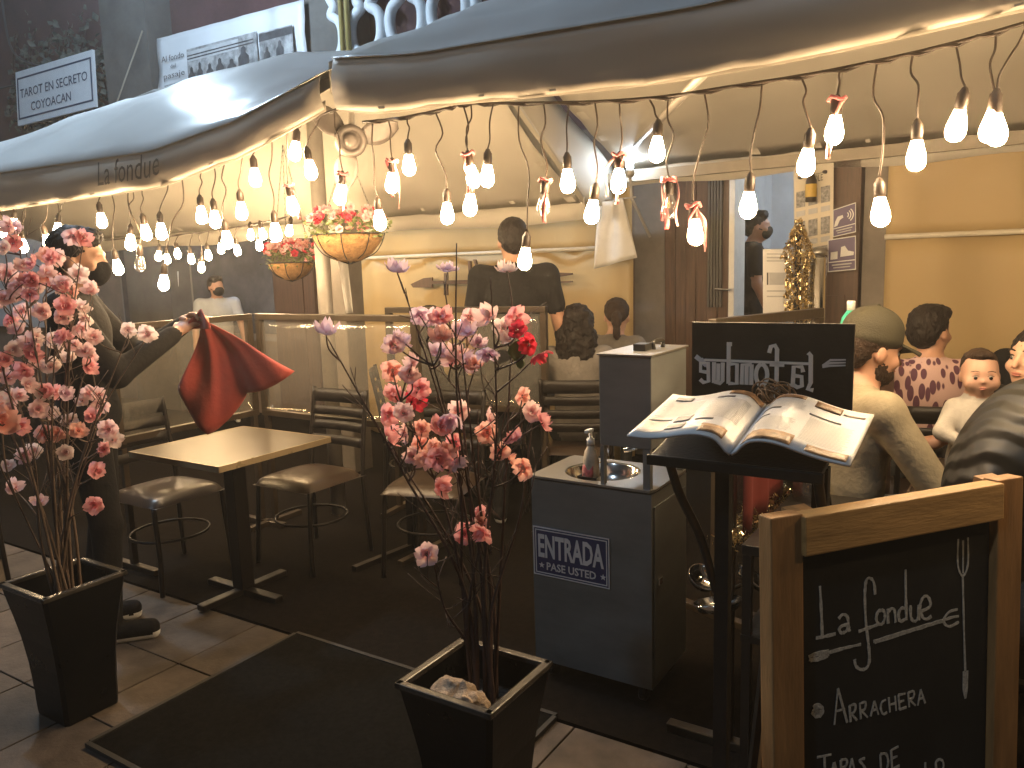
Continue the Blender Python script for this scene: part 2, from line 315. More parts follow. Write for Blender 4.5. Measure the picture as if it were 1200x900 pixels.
def link(name, me, m, parent=None, smooth=False, kind=None):
    if m is not None and not me.materials: me.materials.append(M[m] if isinstance(m, str) else m)
    if smooth: me.shade_smooth()
    o = bpy.data.objects.new(name, me); COL.objects.link(o)
    if parent is not None:
        o.parent = parent; WM[o.name] = WM[parent.name].copy()
    else: WM[o.name] = Matrix.Identity(4)
    if kind: o['kind'] = kind
    return o
def T(name, label, cat, loc=(0, 0, 0), rz=0.0, group=None, rot=None):
    o = bpy.data.objects.new(name, None); COL.objects.link(o); o.empty_display_size = 0.1
    o.location = loc; R = rot.to_4x4() if rot is not None else Matrix.Rotation(rz, 4, 'Z')
    o.rotation_euler = R.to_euler(); WM[o.name] = Matrix.Translation(Vector(loc)) @ R
    o['label'] = label; o['category'] = cat
    if group: o['group'] = group
    return o
def tag(o, label, cat, group=None):
    o['label'] = label; o['category'] = cat
    if group: o['group'] = group
    return o
def copy_tree(o, parent=None):
    c = o.copy(); COL.objects.link(c); c.parent = parent
    for ch in list(o.children): copy_tree(ch, c)
    return c
def place(o, loc, rz): 
    o.location = loc; o.rotation_euler = (0, 0, rz); WM[o.name] = Matrix.Translation(Vector(loc)) @ Matrix.Rotation(rz, 4, 'Z')
def yaw_to(dx, dy): return math.atan2(-dx, dy)         # local +Y points along (dx, dy)
def textmesh(txt, size, o, ax, ay, th=0.001, align='LEFT', bold=0.0, sx=1.0, space=1.0, shear=0.0):
    cu = bpy.data.curves.new('txt', 'FONT'); cu.body = txt; cu.size = size; cu.align_x = align; cu.extrude = th/2; cu.offset = bold; cu.space_character = space; cu.resolution_u = 2; cu.shear = shear
    ob = bpy.data.objects.new('txt', cu); COL.objects.link(ob); dg = bpy.context.evaluated_depsgraph_get(); me = ob.evaluated_get(dg).to_mesh()
    o = Vector(o); ax = Vector(ax); ay = Vector(ay); nz = ax.cross(ay).normalized()
    vs = [o+ax*v.co.x*sx+ay*v.co.y+nz*(v.co.z+th/2) for v in me.vertices]; fs = [tuple(p.vertices) for p in me.polygons]
    ob.evaluated_get(dg).to_mesh_clear(); bpy.data.objects.remove(ob); bpy.data.curves.remove(cu)
    return vs, fs
def bez(p, n=10):
    """Catmull-Rom through points"""
    p = [Vector(q) for q in p]; out = []
    for i in range(len(p)-1):
        a = p[max(i-1, 0)]; b = p[i]; c = p[i+1]; d = p[min(i+2, len(p)-1)]
        for k in range(n):
            t = k/n; out.append(0.5*((2*b)+(c-a)*t+(2*a-5*b+4*c-d)*t*t+(3*b-a-3*c+d)*t**3))
    return out+[p[-1]]
def arc(cx, cy_, rx, ry, a0, a1, n=10):
    return [(cx+rx*math.cos(math.radians(a0+(a1-a0)*k/n)), cy_+ry*math.sin(math.radians(a0+(a1-a0)*k/n))) for k in range(n+1)]
# a small single-stroke hand: x advance, strokes (unit cap height)
HAND = {
 'A': (0.62, [[(0, 0), (0.28, 1.0)], [(0.28, 1.0), (0.52, 0)], [(0.1, 0.36), (0.44, 0.38)]]),
 'R': (0.56, [[(0.02, 0), (0.04, 1)], [(0.03, 0.98)]+arc(0.16, 0.74, 0.24, 0.24, 80, -90, 8)+[(0.05, 0.5)], [(0.18, 0.5), (0.46, 0)]]),
 'C': (0.56, [arc(0.28, 0.5, 0.26, 0.5, 50, 310, 12)]),
 'H': (0.58, [[(0.03, 0), (0.04, 1)], [(0.44, 0), (0.45, 1)], [(0.03, 0.5), (0.45, 0.54)]]),
 'E': (0.5, [[(0.03, 0), (0.03, 1)], [(0.03, 1), (0.4, 1.02)], [(0.03, 0.52), (0.34, 0.54)], [(0.03, 0.01), (0.42, 0.03)]]),
 'T': (0.56, [[(0.26, 0), (0.26, 1)], [(-0.02, 1.0), (0.54, 1.03)]]),
 'P': (0.52, [[(0.03, 0), (0.03, 1)], [(0.03, 0.99)]+arc(0.15, 0.72, 0.25, 0.27, 80, -90, 8)+[(0.03, 0.46)]]),
 'S': (0.5, [[(0.38, 0.88), (0.25, 1.0), (0.08, 0.9), (0.06, 0.7), (0.2, 0.54), (0.36, 0.4), (0.38, 0.18), (0.22, 0.0), (0.03, 0.12)]]),
 'D': (0.6, [[(0.03, 0), (0.03, 1)], [(0.03, 1.0)]+arc(0.1, 0.5, 0.4, 0.5, 85, -85, 10)+[(0.03, 0)]]),
 'L': (0.5, [[(0.06, 1.3), (0.03, 0)], [(0.0, -0.02), (0.46, 0.02)]]),
 'O': (0.62, [arc(0.28, 0.5, 0.27, 0.5, 95, 455, 16)]),
 'a': (0.48, [arc(0.2, 0.28, 0.17, 0.28, 60, 330, 10), [(0.1, 0.62), (0.28, 0.62), (0.38, 0.5), (0.38, 0.02)]]),
 'o': (0.46, [arc(0.2, 0.3, 0.18, 0.3, 95, 455, 14)]),
 'n': (0.44, [[(0.02, 0.02), (0.02, 0.6)], [(0.02, 0.42), (0.12, 0.58), (0.26, 0.6), (0.34, 0.46), (0.35, 0.02)]]),
 'd': (0.46, [arc(0.18, 0.3, 0.17, 0.3, 70, 310, 10), [(0.36, 1.25), (0.36, 0.02)]]),
 'u': (0.44, [[(0.02, 0.6), (0.04, 0.2), (0.14, 0.02), (0.28, 0.08), (0.34, 0.26)], [(0.35, 0.6), (0.36, 0.02)]]),
 'e': (0.44, [[(0.03, 0.32), (0.36, 0.36), (0.32, 0.56), (0.18, 0.64), (0.05, 0.48), (0.02, 0.26), (0.1, 0.06), (0.24, 0.0), (0.36, 0.1)]]),
 'f': (0.5, [[(0.42, 1.02), (0.36, 1.28), (0.24, 1.32), (0.16, 1.1), (0.17, 0.4), (0.2, -0.6), (0.1, -0.85), (-0.06, -0.8), (-0.1, -0.6)], [(-0.02, 0.1), (0.4, 0.2)]]),
 ' ': (0.4, []),
}
def handwrite(mb, txt, o, ax, ay, h, wd, jit=0.0, gap=1.0, first=1.0):
    x = 0.0
    for i, ch in enumerate(txt):
        adv, sts = HAND[ch]; k = first if i == 0 else 1.0; jy = random.uniform(-1, 1)*jit*h
        for s_ in sts:
            if len(s_) > 2: s_ = [(q.x, q.y) for q in bez([(a, b, 0) for a, b in s_], 3)]
            mb.ribbon([((x+a*k)*h, b*h*k+jy) for a, b in s_], [wd*random.uniform(0.8, 1.2) for _ in s_], o, ax, ay, 0.0008)
        x += adv*gap*k
    return x*h
# ------------------------------------------------------------- smooth blended solids (people, bottles of hair, cloth)
def sdf_mesh(name, prims, res, k=0.02, mats=None, parent=None, jig=0.0, jscale=20.0, smooth=True):
    """prims: (kind, data, material index[, k]); kinds: 'c' p0,p1,r0,r1 / 'e' centre,radii,Matrix"""
    lo = np.array([1e9]*3); hi = -lo; P = []
    for pr in prims:
        kd, d = pr[0], pr[1]
        if kd == 'c':
            a, b = np.array(d[0], float), np.array(d[1], float); r = max(d[2], d[3]); l = np.minimum(a, b)-r; h = np.maximum(a, b)+r
        else:
            a = np.array(d[0], float); r = max(d[1]); l = a-r; h = a+r
        P.append((l, h)); lo = np.minimum(lo, l); hi = np.maximum(hi, h)
    mg = 4*res; lo -= mg; hi += mg; n = np.ceil((hi-lo)/res).astype(int)+1
    Fd = np.full(n, 1.0)
    def dist(pr, X):
        if pr[0] == 'c':
            a, b, r0, r1 = np.array(pr[1][0], float), np.array(pr[1][1], float), pr[1][2], pr[1][3]; ab = b-a; L2 = max(ab@ab, 1e-12)
            t = np.clip(((X-a)@ab)/L2, 0, 1); return np.linalg.norm(X-a-t[..., None]*ab, axis=-1)-(r0+(r1-r0)*t)
        c, r, R = np.array(pr[1][0], float), np.array(pr[1][1], float), (np.array(pr[1][2], float) if len(pr[1]) > 2 and pr[1][2] is not None else np.eye(3))
        q = (X-c)@R; k0 = np.linalg.norm(q/r, axis=-1); k1 = np.linalg.norm(q/(r*r), axis=-1); return k0*(k0-1)/np.maximum(k1, 1e-9)
    for pr, (l, h) in zip(prims, P):
        kk = pr[3] if len(pr) > 3 else k; m = 2.5*kk+3*res
        i0 = np.maximum(np.floor((l-m-lo)/res).astype(int), 0); i1 = np.minimum(np.ceil((h+m-lo)/res).astype(int)+1, n)
        g = np.stack(np.meshgrid(*[lo[a]+res*np.arange(i0[a], i1[a]) for a in range(3)], indexing='ij'), -1)
        d = dist(pr, g); sl = tuple(slice(i0[a], i1[a]) for a in range(3)); f = Fd[sl]
        hh = np.clip(0.5+0.5*(f-d)/kk, 0, 1); Fd[sl] = f*(1-hh)+d*hh-kk*hh*(1-hh)
    if jig:
        pass
    S = Fd < 0; nx, ny, nz = n
    cnt = np.zeros((nx-1, ny-1, nz-1), int); acc = np.zeros((nx-1, ny-1, nz-1, 3))
    corners = [(a, b, c) for a in (0, 1) for b in (0, 1) for c in (0, 1)]
    cv = {c: Fd[c[0]:nx-1+c[0], c[1]:ny-1+c[1], c[2]:nz-1+c[2]] for c in corners}
    for c0 in corners:
        for ax in range(3):
            if c0[ax]: continue
            c1 = list(c0); c1[ax] = 1; c1 = tuple(c1); a, b = cv[c0], cv[c1]; x = (a < 0) != (b < 0)
            t = np.where(x, a/np.where(x, a-b, 1), 0); p = np.zeros(t.shape+(3,)); p[...] = c0; p[..., ax] += t
            acc += p*x[..., None]; cnt += x
    act = cnt > 0; ids = np.full(act.shape, -1); ids[act] = np.arange(act.sum())
    cell = np.argwhere(act); verts = lo + res*(cell + acc[act]/cnt[act][:, None])
    faces = []
    for ax in range(3):
        o1, o2 = (ax+1) % 3, (ax+2) % 3
        a = np.moveaxis(S, ax, 0); sg = a[:-1] != a[1:]; sg = np.moveaxis(sg, 0, ax); ins = np.moveaxis(a[:-1], 0, ax)
        e = np.argwhere(sg)
        ok = (e[:, o1] > 0) & (e[:, o2] > 0) & (e[:, o1] < n[o1]-1) & (e[:, o2] < n[o2]-1); e = e[ok]
        q = []
        for d1, d2 in ((-1, -1), (0, -1), (0, 0), (-1, 0)):
            cidx = e.copy(); cidx[:, o1] += d1; cidx[:, o2] += d2; q.append(ids[cidx[:, 0], cidx[:, 1], cidx[:, 2]])
        q = np.stack(q, 1); fl = ins[e[:, 0], e[:, 1], e[:, 2]]; q[~fl] = q[~fl][:, ::-1]; faces.append(q)
    faces = np.concatenate(faces); faces = faces[(faces >= 0).all(1)]
    if jig:
        nv = np.array([noise.noise_vector(Vector(p)*jscale)[:] for p in verts]); verts = verts + nv*jig
    me = bpy.data.meshes.new(name); me.from_pydata(verts.tolist(), [], faces.tolist()); me.update()
    if mats:
        for mm in mats: me.materials.append(M[mm])
        if len(mats) > 1:
            cen = verts[faces].mean(1); D = np.stack([dist(pr, cen) for pr in prims], 1); bi = np.argmin(D, 1)
            mi = np.array([pr[2] for pr in prims])[bi]; me.polygons.foreach_set('material_index', mi.astype(np.int32))
    o = link(name, me, None, parent, smooth); return o
# ============================================================= SETTING
def struct(o): o['kind'] = 'structure'; return o
def lerp(x, xs, ys): return float(np.interp(x, xs, ys))
def uvbox(mb, s0, s1, t0, t1, z0, z1):
    R = Matrix.Rotation(UANG, 3, 'Z'); return mb.box(F((s0+s1)/2, (t0+t1)/2, (z0+z1)/2), (abs(s1-s0), abs(t1-t0), abs(z1-z0)), R)
pav = struct(MB().box(F(-1, 0, -0.11), (50, 50, 0.2), Matrix.Rotation(UANG, 3, 'Z')).build('pavement', 'floor'))
TS = 0.4
tiles = []
for i in range(-11, 9):
    for j in range(-6, 2):
        s0, t0 = i*TS+0.13, j*TS-0.35
        c = F(s0+TS/2, t0+TS/2); 
        if c.y < 1.2 or t0 > 0.04: continue
        if s0 > 0.0 and s0+TS < 1.2 and t0 > -1.25 and t0+TS < -0.3: continue
        if t0 > -0.36: continue
        if abs(c.x) > 0.72*c.y+0.5: continue
        tiles.append((s0, t0))
tm = [None, None]
for q, (s0, t0) in enumerate(tiles):
    k = random.random() < 0.4
    if tm[k] is None:
        m_ = MB().box((0, 0, 0), (TS-0.007, TS-0.007, 0.02), bev=0.003); ob = m_.build('floor_tile', 'tile2' if k else 'tile', pav); tm[k] = ob.data
    else:
        ob = bpy.data.objects.new('floor_tile', tm[k]); COL.objects.link(ob); ob.parent = pav
    ob.location = F(s0+TS/2, t0+TS/2, -0.0105+random.uniform(-0.0012, 0.0012)); ob.rotation_euler = (random.uniform(-1, 1)*0.002, random.uniform(-1, 1)*0.002, UANG + math.pi/2*random.randrange(4))
o = MB(); uvbox(o, -9, 5, -0.345, 3.3, -0.008, 0.006)
tag(o.build('carpet', 'carpet'), 'dark brown outdoor carpet covering the terrace floor under the canopies', 'carpet')
th_ = T('door_mat', 'black rectangular entrance mat with raised grey border lying before the terrace', 'mat', F(0.61, -0.80, 0), UANG)
MB().box((0, 0, 0.007), (1.26, 0.90, 0.012), bev=0.003).build('pad', 'mat', th_)
for a, b in (((-0.64, -0.46), (0.64, -0.46)), ((-0.64, 0.46), (0.64, 0.46)), ((-0.64, -0.45), (-0.64, 0.45)), ((0.64, -0.45), (0.64, 0.45))):
    MB().bar((*a, 0.0085), (*b, 0.0085), 0.017, 0.016).build('border', 'matedge', th_)
# ------------------------------------------------------------- building
bld = T('restaurant_building', 'maroon two storey restaurant front with dark wood doorway behind the canopies', 'building', F(0, 3.4), UANG)
def bbox(name, m, s0, s1, t0, t1, z0, z1, par=None):
    mb = MB(); uvbox(mb, s0, s1, t0, t1, z0, z1); return mb.build(name, m, par or bld, world=True)
DS0, DS1 = 0.80, 1.55
bbox('wall', 'lowwall', -16, -0.05, 3.3, 3.5, 0, 2.6); bbox('wall', 'greywall', -0.05, 0.20, 3.3, 3.5, 0, 2.6)
bbox('wall', 'greywall', 1.56, 7, 3.3, 3.5, 0, 2.6); bbox('lintel', 'brownwood', 0.2, 1.56, 3.3, 3.5, 2.27, 2.6)
bbox('upper_wall', 'maroon', -16, 7, 3.31, 3.5, 2.6, 7.0)
bbox('ledge', 'pillar', -2.2, 7, 3.1, 3.31, 3.02, 3.2)
# wooden door leaf folded open and jamb boards
for k in range(6):
    s = 0.21+k*0.082; bbox('plank', 'brownwood', s, s+0.078, 3.28+0.006*(k % 2), 3.42, 0.1, 2.26)
for k in range(5): bbox('ribbed_panel', 'pillar', 0.555+k*0.022, 0.555+k*0.022+0.014, 3.245, 3.283, 1.2, 2.2)
dj = bbox('door_frame', 'white', 0.715, 0.755, 3.24, 3.5, 0.1, 2.26)
hd = MB().tube([F(0.735, 3.23, 1.33), F(0.735, 3.17, 1.33), F(0.64, 3.165, 1.335)], 0.011, 8).build('door_handle', 'chrome', dj, world=True)
bbox('kitchen_step', 'tile', 0.6, 4, 3.5, 6.2, 0, 0.2); bbox('kitchen_wall', 'plaster', -0.2, 4.5, 5.6, 5.7, 0.2, 3.0)
bbox('kitchen_wall', 'plaster', 4.2, 4.3, 3.5, 5.6, 0.2, 3.0); bbox('kitchen_wall', 'plaster', 0.3, 0.4, 3.5, 5.6, 0.2, 3.0)
bbox('kitchen_ceiling', 'plaster', 0.2, 4.5, 3.5, 5.7, 2.75, 2.85)
bbox('kitchen_cupboard', 'steel', 1.6, 3.6, 5.25, 5.6, 1.6, 2.2); bbox('kitchen_counter', 'steel', 1.5, 3.9, 5.0, 5.6, 0.2, 1.15)
kl = T('ceiling_light', 'cool white fluorescent tube fitting on the kitchen ceiling', 'light', F(2.0, 4.6, 2.75), UANG)
MB().box((0, 0, -0.03), (1.3, 0.16, 0.055)).build('housing', 'white', kl); MB().tube([(-0.6, 0, -0.085), (0.6, 0, -0.085)], 0.018, 8).build('tube', 'kitchenlight', kl, True)
# left shopfront: windows, door, notices
def quad_at(pts, t): return [att(x, y, t) for x, y in pts]
def fac_rect(px0, py0, px1, py1, t):
    a = att(px0, py1, t); b = att(px1, py0, t); s0, _ = st(a); s1, _ = st(b); return s0, s1, a.z, b.z
for (a, b, c, d, mt) in ((150, 262, 200, 372, 'darkglass'), (232, 262, 272, 372, 'darkglass'), (276, 268, 318, 372, 'darkglass')):
    s0, s1, z0, z1 = fac_rect(a, b, c, d, 3.28); z0, z1 = 0.9, 2.25
    fr = bbox('window', 'greywall', s0-0.06, s1+0.06, 3.262, 3.31, z0-0.08, z1+0.06); bbox('pane', mt, s0, s1, 3.246, 3.263, z0, z1, fr)
s0, s1, _, _ = fac_rect(322, 300, 368, 330, 3.28)
dd = bbox('door', 'brownwood', s0, s1, 3.25, 3.32, 0.05, 2.3)
for z0, z1 in ((0.2, 1.0), (1.1, 2.15)): bbox('panel', 'brownwood', s0+0.15, s1-0.15, 3.235, 3.252, z0, z1, dd)
for (px, w_) in ((206, 0.1), (178, 0.12)):
    s0, _ = st(att(px, 300, 3.2)); bbox('shopfront_post', 'greywall', s0-w_, s0+w_, 3.12, 3.3, 0, 2.6)
# facade pillars
for px, w_, zz in ((147, 0.42, 7.0), (383, 0.26, 7.0)):
    s0, _ = st(att(px, 60, 3.0)); bbox('pillar', 'pillar', s0-w_, s0+w_, 3.0, 3.31, 0.0, zz)
for px in (401, 408):
    p = att(px, 40, 2.95); s0, t0 = st(p); mb = MB(); mb.tube([F(s0, t0, 2.3), F(s0, t0, 7)], 0.025, 8)
    tag(mb.build('drain_pipe', 'ochrepipe', None, True), 'ochre painted wall pipe next to the balustrade' if px > 405 else 'ochre painted wall pipe next to the grey facade pillar', 'pipe', 'ochre wall pipes')
# ------------------------------------------------------------- balustrade
bal = T('balcony_balustrade', 'pale plaster balustrade of wavy openwork above the entrance canopy', 'balustrade', F(-0.3, 3.1, 3.2), UANG)
zb0 = 3.2
sj0, _ = st(att(453, 50, 3.02)); sj1, _ = st(att(553, 25, 3.02)); dj_ = (sj1-sj0)/2
PROF = [(0.0, 0.19), (0.05, 0.12), (0.10, 0.085), (0.22, 0.055), (0.42, 0.05), (0.56, 0.08), (0.63, 0.13), (0.68, 0.175), (0.74, 0.16), (0.80, 0.13), (0.88, 0.16), (1.0, 0.19)]
base_z = att(453, 57, 3.02).z
for j in range(-1, 12):
    sj = sj0+dj_*j
    for sg in (-1, 1):
        pts = bez([F(sj+sg*d, 3.02, base_z+z*0.56) for z, d in PROF]+[F(sj+sg*d, 3.02, base_z+1.12-z*0.56) for z, d in PROF[-2::-1]], 3)
        MB().tube(pts, 0.048, 8).build('baluster', 'blueplaster', bal, True, world=True)
mb = MB(); uvbox(mb, sj0-dj_*1.6, sj0+dj_*12, 2.93, 3.11, base_z-0.18, base_z-0.02); mb.build('base_rail', 'blueplaster', bal, world=True)
mb = MB(); uvbox(mb, sj0-dj_*1.6, sj0+dj_*12, 2.93, 3.11, base_z+1.125, base_z+1.27); mb.build('hand_rail', 'blueplaster', bal, world=True)
# ------------------------------------------------------------- canopies
def zbL(s): return lerp(s, [-7, -5.5, -3.06, -1.24, -0.57, -0.02], [1.97, 1.98, 1.985, 2.0, 2.09, 2.23])
def zfL(s): return zbL(s)+lerp(s, [-7, -3, -1, 0], [0.24, 0.22, 0.17, 0.14])
def ridgeL(s): return lerp(s, [-7, -5.7, -3.9, -2.5, -1.6, -1.0, 0], [2.55, 2.65, 2.84, 2.92, 2.93, 2.86, 2.72])
def zbR(s): return 2.15+0.03*math.sin(s*2.1+1.2)+lerp(s, [0, 0.3, 4], [0.05, 0.0, 0.02])
def zfR(s): return lerp(s, [0, 0.5, 1.6, 4], [2.43, 2.37, 2.33, 2.36])
def ridgeR(s): return 2.95
EXPO = [0.78]
def roofz(s, t, zf, rz, tr):
    a = min(1, t/tr); return zf + (rz-zf)*(a**EXPO[0])
def wr(s, t, k=1.0): return k*0.02*noise.noise(V(s*1.9, t*2.4, 3.3)) + k*0.012*noise.noise(V(s*6+t*3, t*4-s*2, 1.3))
def canopy(name, label, s0, s1, zb, zf, rg, tback, zback, nseg):
    c = T(name, label, 'canopy', F((s0+s1)/2, 0.0, 2.0), UANG)
    MB().grid(lambda a, b: F(s0+(s1-s0)*a, 0.0-0.02*math.sin(b*3)+(0.035*noise.noise(V((s0+(s1-s0)*a)*2.2, b*0.7, 8.1))+0.022*noise.noise(V((s0+(s1-s0)*a)*6.5+b*1.5, b*1.2, 4.1)))*(1-b)*min(1, 1.6-b), zb(s0+(s1-s0)*a)*(1-b)+zf(s0+(s1-s0)*a)*b+0.008*noise.noise(V(a*30, 0, 2))*(1-b)), nseg, 8, 0.003).build('valance', 'valance', c, True, world=True)
    MB().grid(lambda a, b: F(s0+(s1-s0)*a, 1.2*b-0.014*(b == 0), roofz(0, 1.2*b, zf(s0+(s1-s0)*a)+0.002, rg(s0+(s1-s0)*a), 1.2)+wr(s0+(s1-s0)*a, b*1.2, 1.3)*min(1, b*6)), nseg, 18, 0.003).build('roof_sheet', 'canopy', c, True, world=True)
    MB().grid(lambda a, b: F(s0+(s1-s0)*a, 1.2+(tback-1.2)*b, rg(s0+(s1-s0)*a)*(1-b)+(zback+0.03)*b+wr(s0+(s1-s0)*a, b*3)), nseg, 12, 0.003).build('roof_sheet', 'canopy', c, True, world=True)
    MB().grid(lambda a, b: F(s0+0.02+(s1-s0-0.04)*a, 0.05+1.15*b, roofz(0, 1.2*b, zf(s0+(s1-s0)*a)-0.05, rg(s0+(s1-s0)*a)-0.05, 1.2)+wr(s0+(s1-s0)*a, b*1.2)), nseg, 12, 0.002).build('lining', 'ceiling', c, True, world=True)
    MB().grid(lambda a, b: F(s0+0.02+(s1-s0-0.04)*a, 1.2+(tback-1.22)*b, (rg(s0+(s1-s0)*a)-0.05)*(1-b)+(zback-0.01)*b-0.05*math.sin(b*math.pi)+wr(s0+(s1-s0)*a, b*3)), nseg, 12, 0.002).build('lining', 'ceiling', c, True, world=True)
    MB().grid(lambda a, b: F(s0+(s1-s0)*a, 0.012+0.0*b, zb(s0+(s1-s0)*a)-0.006+0.045*b), nseg, 1, 0.004).build('hem', 'hem', c, True, world=True)
    MB().grid(lambda a, b: F(s0+(s1-s0)*a, tback, zback-0.13+0.15*b+0.012*math.sin(a*26)), nseg, 2, 0.003).build('rear_valance', 'ceiling', c, True, world=True)
    return c
cl = canopy('awning', 'sagging grey plastic awning with faded script lettering over the cafe tables', -7.0, -0.02, zbL, zfL, ridgeL, 2.4, 1.97, 60)
EXPO[0] = 1.0
cr = canopy('entrance_canopy', 'grey tarpaulin entrance canopy with deep valance over the hand-wash station', 0.06, 4.4, zbR, zfR, ridgeR, 2.9, 2.22, 44)
# lettering on the sagging valance
vs, fs = textmesh('La fondue', 0.26, (0, 0, 0), (1, 0, 0), (0, 1, 0), 0.0005, sx=0.62, shear=0.25)
sL, _ = st(att(112, 205, -0.03)); sR, _ = st(att(186, 190, -0.03)); wx = max(v.x for v in vs); hy = max(v.y for v in vs)
mb = MB(); mb.add([F(sL+(sR-sL)*v.x/wx, -0.032+0.03*noise.noise(V((sL+(sR-sL)*v.x/wx)*2.2, 0.2, 8.1)), zbL(sL+(sR-sL)*v.x/wx)+0.045+0.12*v.y/hy) for v in vs], fs)
mb.build('lettering', 'tattoo', cl, world=True)
# frame tubes of the canopies (poles, trusses)
def pole(name, label, pts, r, group=None, m='pole'):
    mb = MB(); 
    for p in pts: mb.tube(p, r, 10)
    return tag(mb.build(name, m, None, True), label, 'pole', group)
p = at(378, 300, 4.95); pole('canopy_pole', 'pale round canopy pole standing behind the clear partition and hanging basket', [[V(p.x, p.y, 0), V(p.x, p.y, 2.72)]], 0.046)
p = att(957, 150, 3.12); pole('canopy_pole', 'pale canopy pole rising behind the drinks poster', [[V(p.x, p.y, 0), V(p.x, p.y, 2.75)]], 0.038)
a = at(824, 87, 2.95); b = at(743, 173, 5.6); pole('canopy_truss', 'grey slanting roof strut under the entrance canopy', [[a, b]], 0.018)
a = F(-2.6, 2.82, 2.13); b = F(4.2, 2.82, 2.18); mb = MB(); mb.bar(a, b, 0.045, 0.07); tag(mb.build('canopy_beam', 'hem'), 'long horizontal beam carrying the rear edge of the entrance canopy', 'beam')
a = F(1.33, 1.2, 2.8); b = F(1.0, 2.8, 2.2); pole('canopy_truss', 'thin roof strut beside the drinks poster pole', [[at(985, 82, 4.2), at(975, 165, 4.6)]], 0.012)
# gable curtain closing the step between the two roofs
def zL_at(t): return roofz(0, t, zfL(-0.1), ridgeL(-0.1), 1.2)-0.07 if t < 1.2 else (ridgeL(-0.1)-0.06)*(1-(t-1.2)/1.2)+1.95*(t-1.2)/1.2 if t < 2.4 else 1.95
def zR_at(t): return roofz(0, t, zfR(0), ridgeR(0), 1.2)-0.02 if t < 1.2 else 2.93*(1-(t-1.2)/1.7)+2.23*(t-1.2)/1.7
MB().grid(lambda a, b: F(-0.03+0.006*math.sin(a*30), 0.06+2.82*a, zL_at(0.06+2.82*a)*(1-b)+zR_at(0.06+2.82*a)*b), 30, 4, 0.003).build('gable_sheet', 'ceiling', cr, True, world=True)
# street lamp on an arm above the awning (its glare shows on the awning sheet)
lp = V(-3.6, 5.2, 5.6); sl = T('street_lamp', 'cool white street lamp on a tall post beside the sagging awning', 'street lamp', (-4.4, 4.3, 0))
MB().ball(lp, (0.13, 0.13, 0.10), 16, 8).build('lamp_globe', 'streetlamp', sl, True, world=True); MB().lathe([(0.15, 0.10), (0.16, 0.11), (0.08, 0.16), (0.03, 0.2)], 18, lp).build('lamp_hood', 'pillar', sl, True, world=True)
MB().tube(bez([V(-4.4, 4.3, 0), V(-4.4, 4.3, 3.5), V(-4.35, 4.36, 5.5), V(-4.0, 4.75, 6.0), lp+V(0, 0, 0.18)], 6), 0.05, 8).build('post', 'pillar', sl, True, world=True)
wl = at(150, -60, 6.6); wo = T('wall_lamp', 'small cool white wall lamp on a bent arm high above the banner', 'wall lamp', wl)
MB().ball(wl, (0.10, 0.10, 0.08), 16, 8).build('lamp_globe', 'walllamp', wo, True, world=True); MB().lathe([(0.11, 0.085), (0.12, 0.09), (0.06, 0.13), (0.02, 0.16)], 18, wl).build('lamp_hood', 'pillar', wo, True, world=True)
ss_, tt_ = st(wl); MB().tube(bez([wl+V(0, 0, 0.15), wl+V(0, 0, 0.4), F(ss_, 2.5, wl.z+0.5), F(ss_, 3.3, wl.z+0.3)], 6), 0.02, 8).build('arm', 'pillar', wo, True, world=True)
s0, _ = st(att(-60, 270, 3.2)); s1, _ = st(att(98, 270, 3.2)); bbox('wall_panel', 'plaster', s0, s1, 3.2, 3.3, 0.9, 2.6)
# ------------------------------------------------------------- rear tarps
def fold(s, z): return 0.03*math.sin(s*9+1.3*math.sin(s*2.3))+0.022*noise.noise(V(s*4, z*0.7, 5))+0.012*noise.noise(V(s*11, z*1.5, 2))
def rear_tarp(label, s0, s1, t, z0, z1, sway=1.0):
    o = T('tarp_wall', label, 'tarpaulin', F((s0+s1)/2, t, z0), UANG); n = int((s1-s0)*22)
    MB().grid(lambda a, b: F(s0+(s1-s0)*a, t+fold(s0+(s1-s0)*a, z0+(1.66-z0)*b)*sway, z0+(1.66-z0)*b), n, 10, 0.002).build('lower_sheet', 'backtarp', o, True, world=True)
    MB().grid(lambda a, b: F(s0+(s1-s0)*a, t+0.02+fold(s0+(s1-s0)*a+3, 1.66+(z1-1.66)*b)*sway*(1-0.6*b), 1.66+(z1-1.66)*b), n, 8, 0.002).build('upper_sheet', 'backtarp', o, True, world=True)
    MB().tube([F(s0, t-0.045, 1.655), F(s1+0.03, t-0.045, 1.66)], 0.016, 8).build('rod', 'rod', o, True, world=True)
    return o
rear_tarp('tan tarpaulin wall hung on a rod behind the standing waiter', -2.75, 0.10, 2.9, 0.05, 2.2)
o2 = rear_tarp('tan tarpaulin wall behind the seated diners beside the wooden posts', 1.80, 4.4, 2.9, 0.05, 2.28)
# ------------------------------------------------------------- signs on the facade
def flat(name, m, pts, th=0.004, par=None):
    """thin slab whose front face follows the four world corners (clockwise from top-left)"""
    a, b, c, d = [Vector(p) for p in pts]; n = (b-a).cross(d-a).normalized(); mb = MB()
    mb.add([a, b, c, d, a+n*th, b+n*th, c+n*th, d+n*th], [(3, 2, 1, 0), (4, 5, 6, 7), (0, 1, 5, 4), (1, 2, 6, 5), (2, 3, 7, 6), (3, 0, 4, 7)])
    return mb.build(name, m, par, world=par is not None)
def on(pts, x, y, lift=0.0):
    a, b, c, d = [Vector(p) for p in pts]; n = (d-a).cross(b-a).normalized()
    return (a*(1-x)+b*x)*(1-y)+(d*(1-x)+c*x)*y + n*lift
def sub(pts, x0, y0, x1, y1, lift): return [on(pts, x0, y0, lift), on(pts, x1, y0, lift), on(pts, x1, y1, lift), on(pts, x0, y1, lift)]
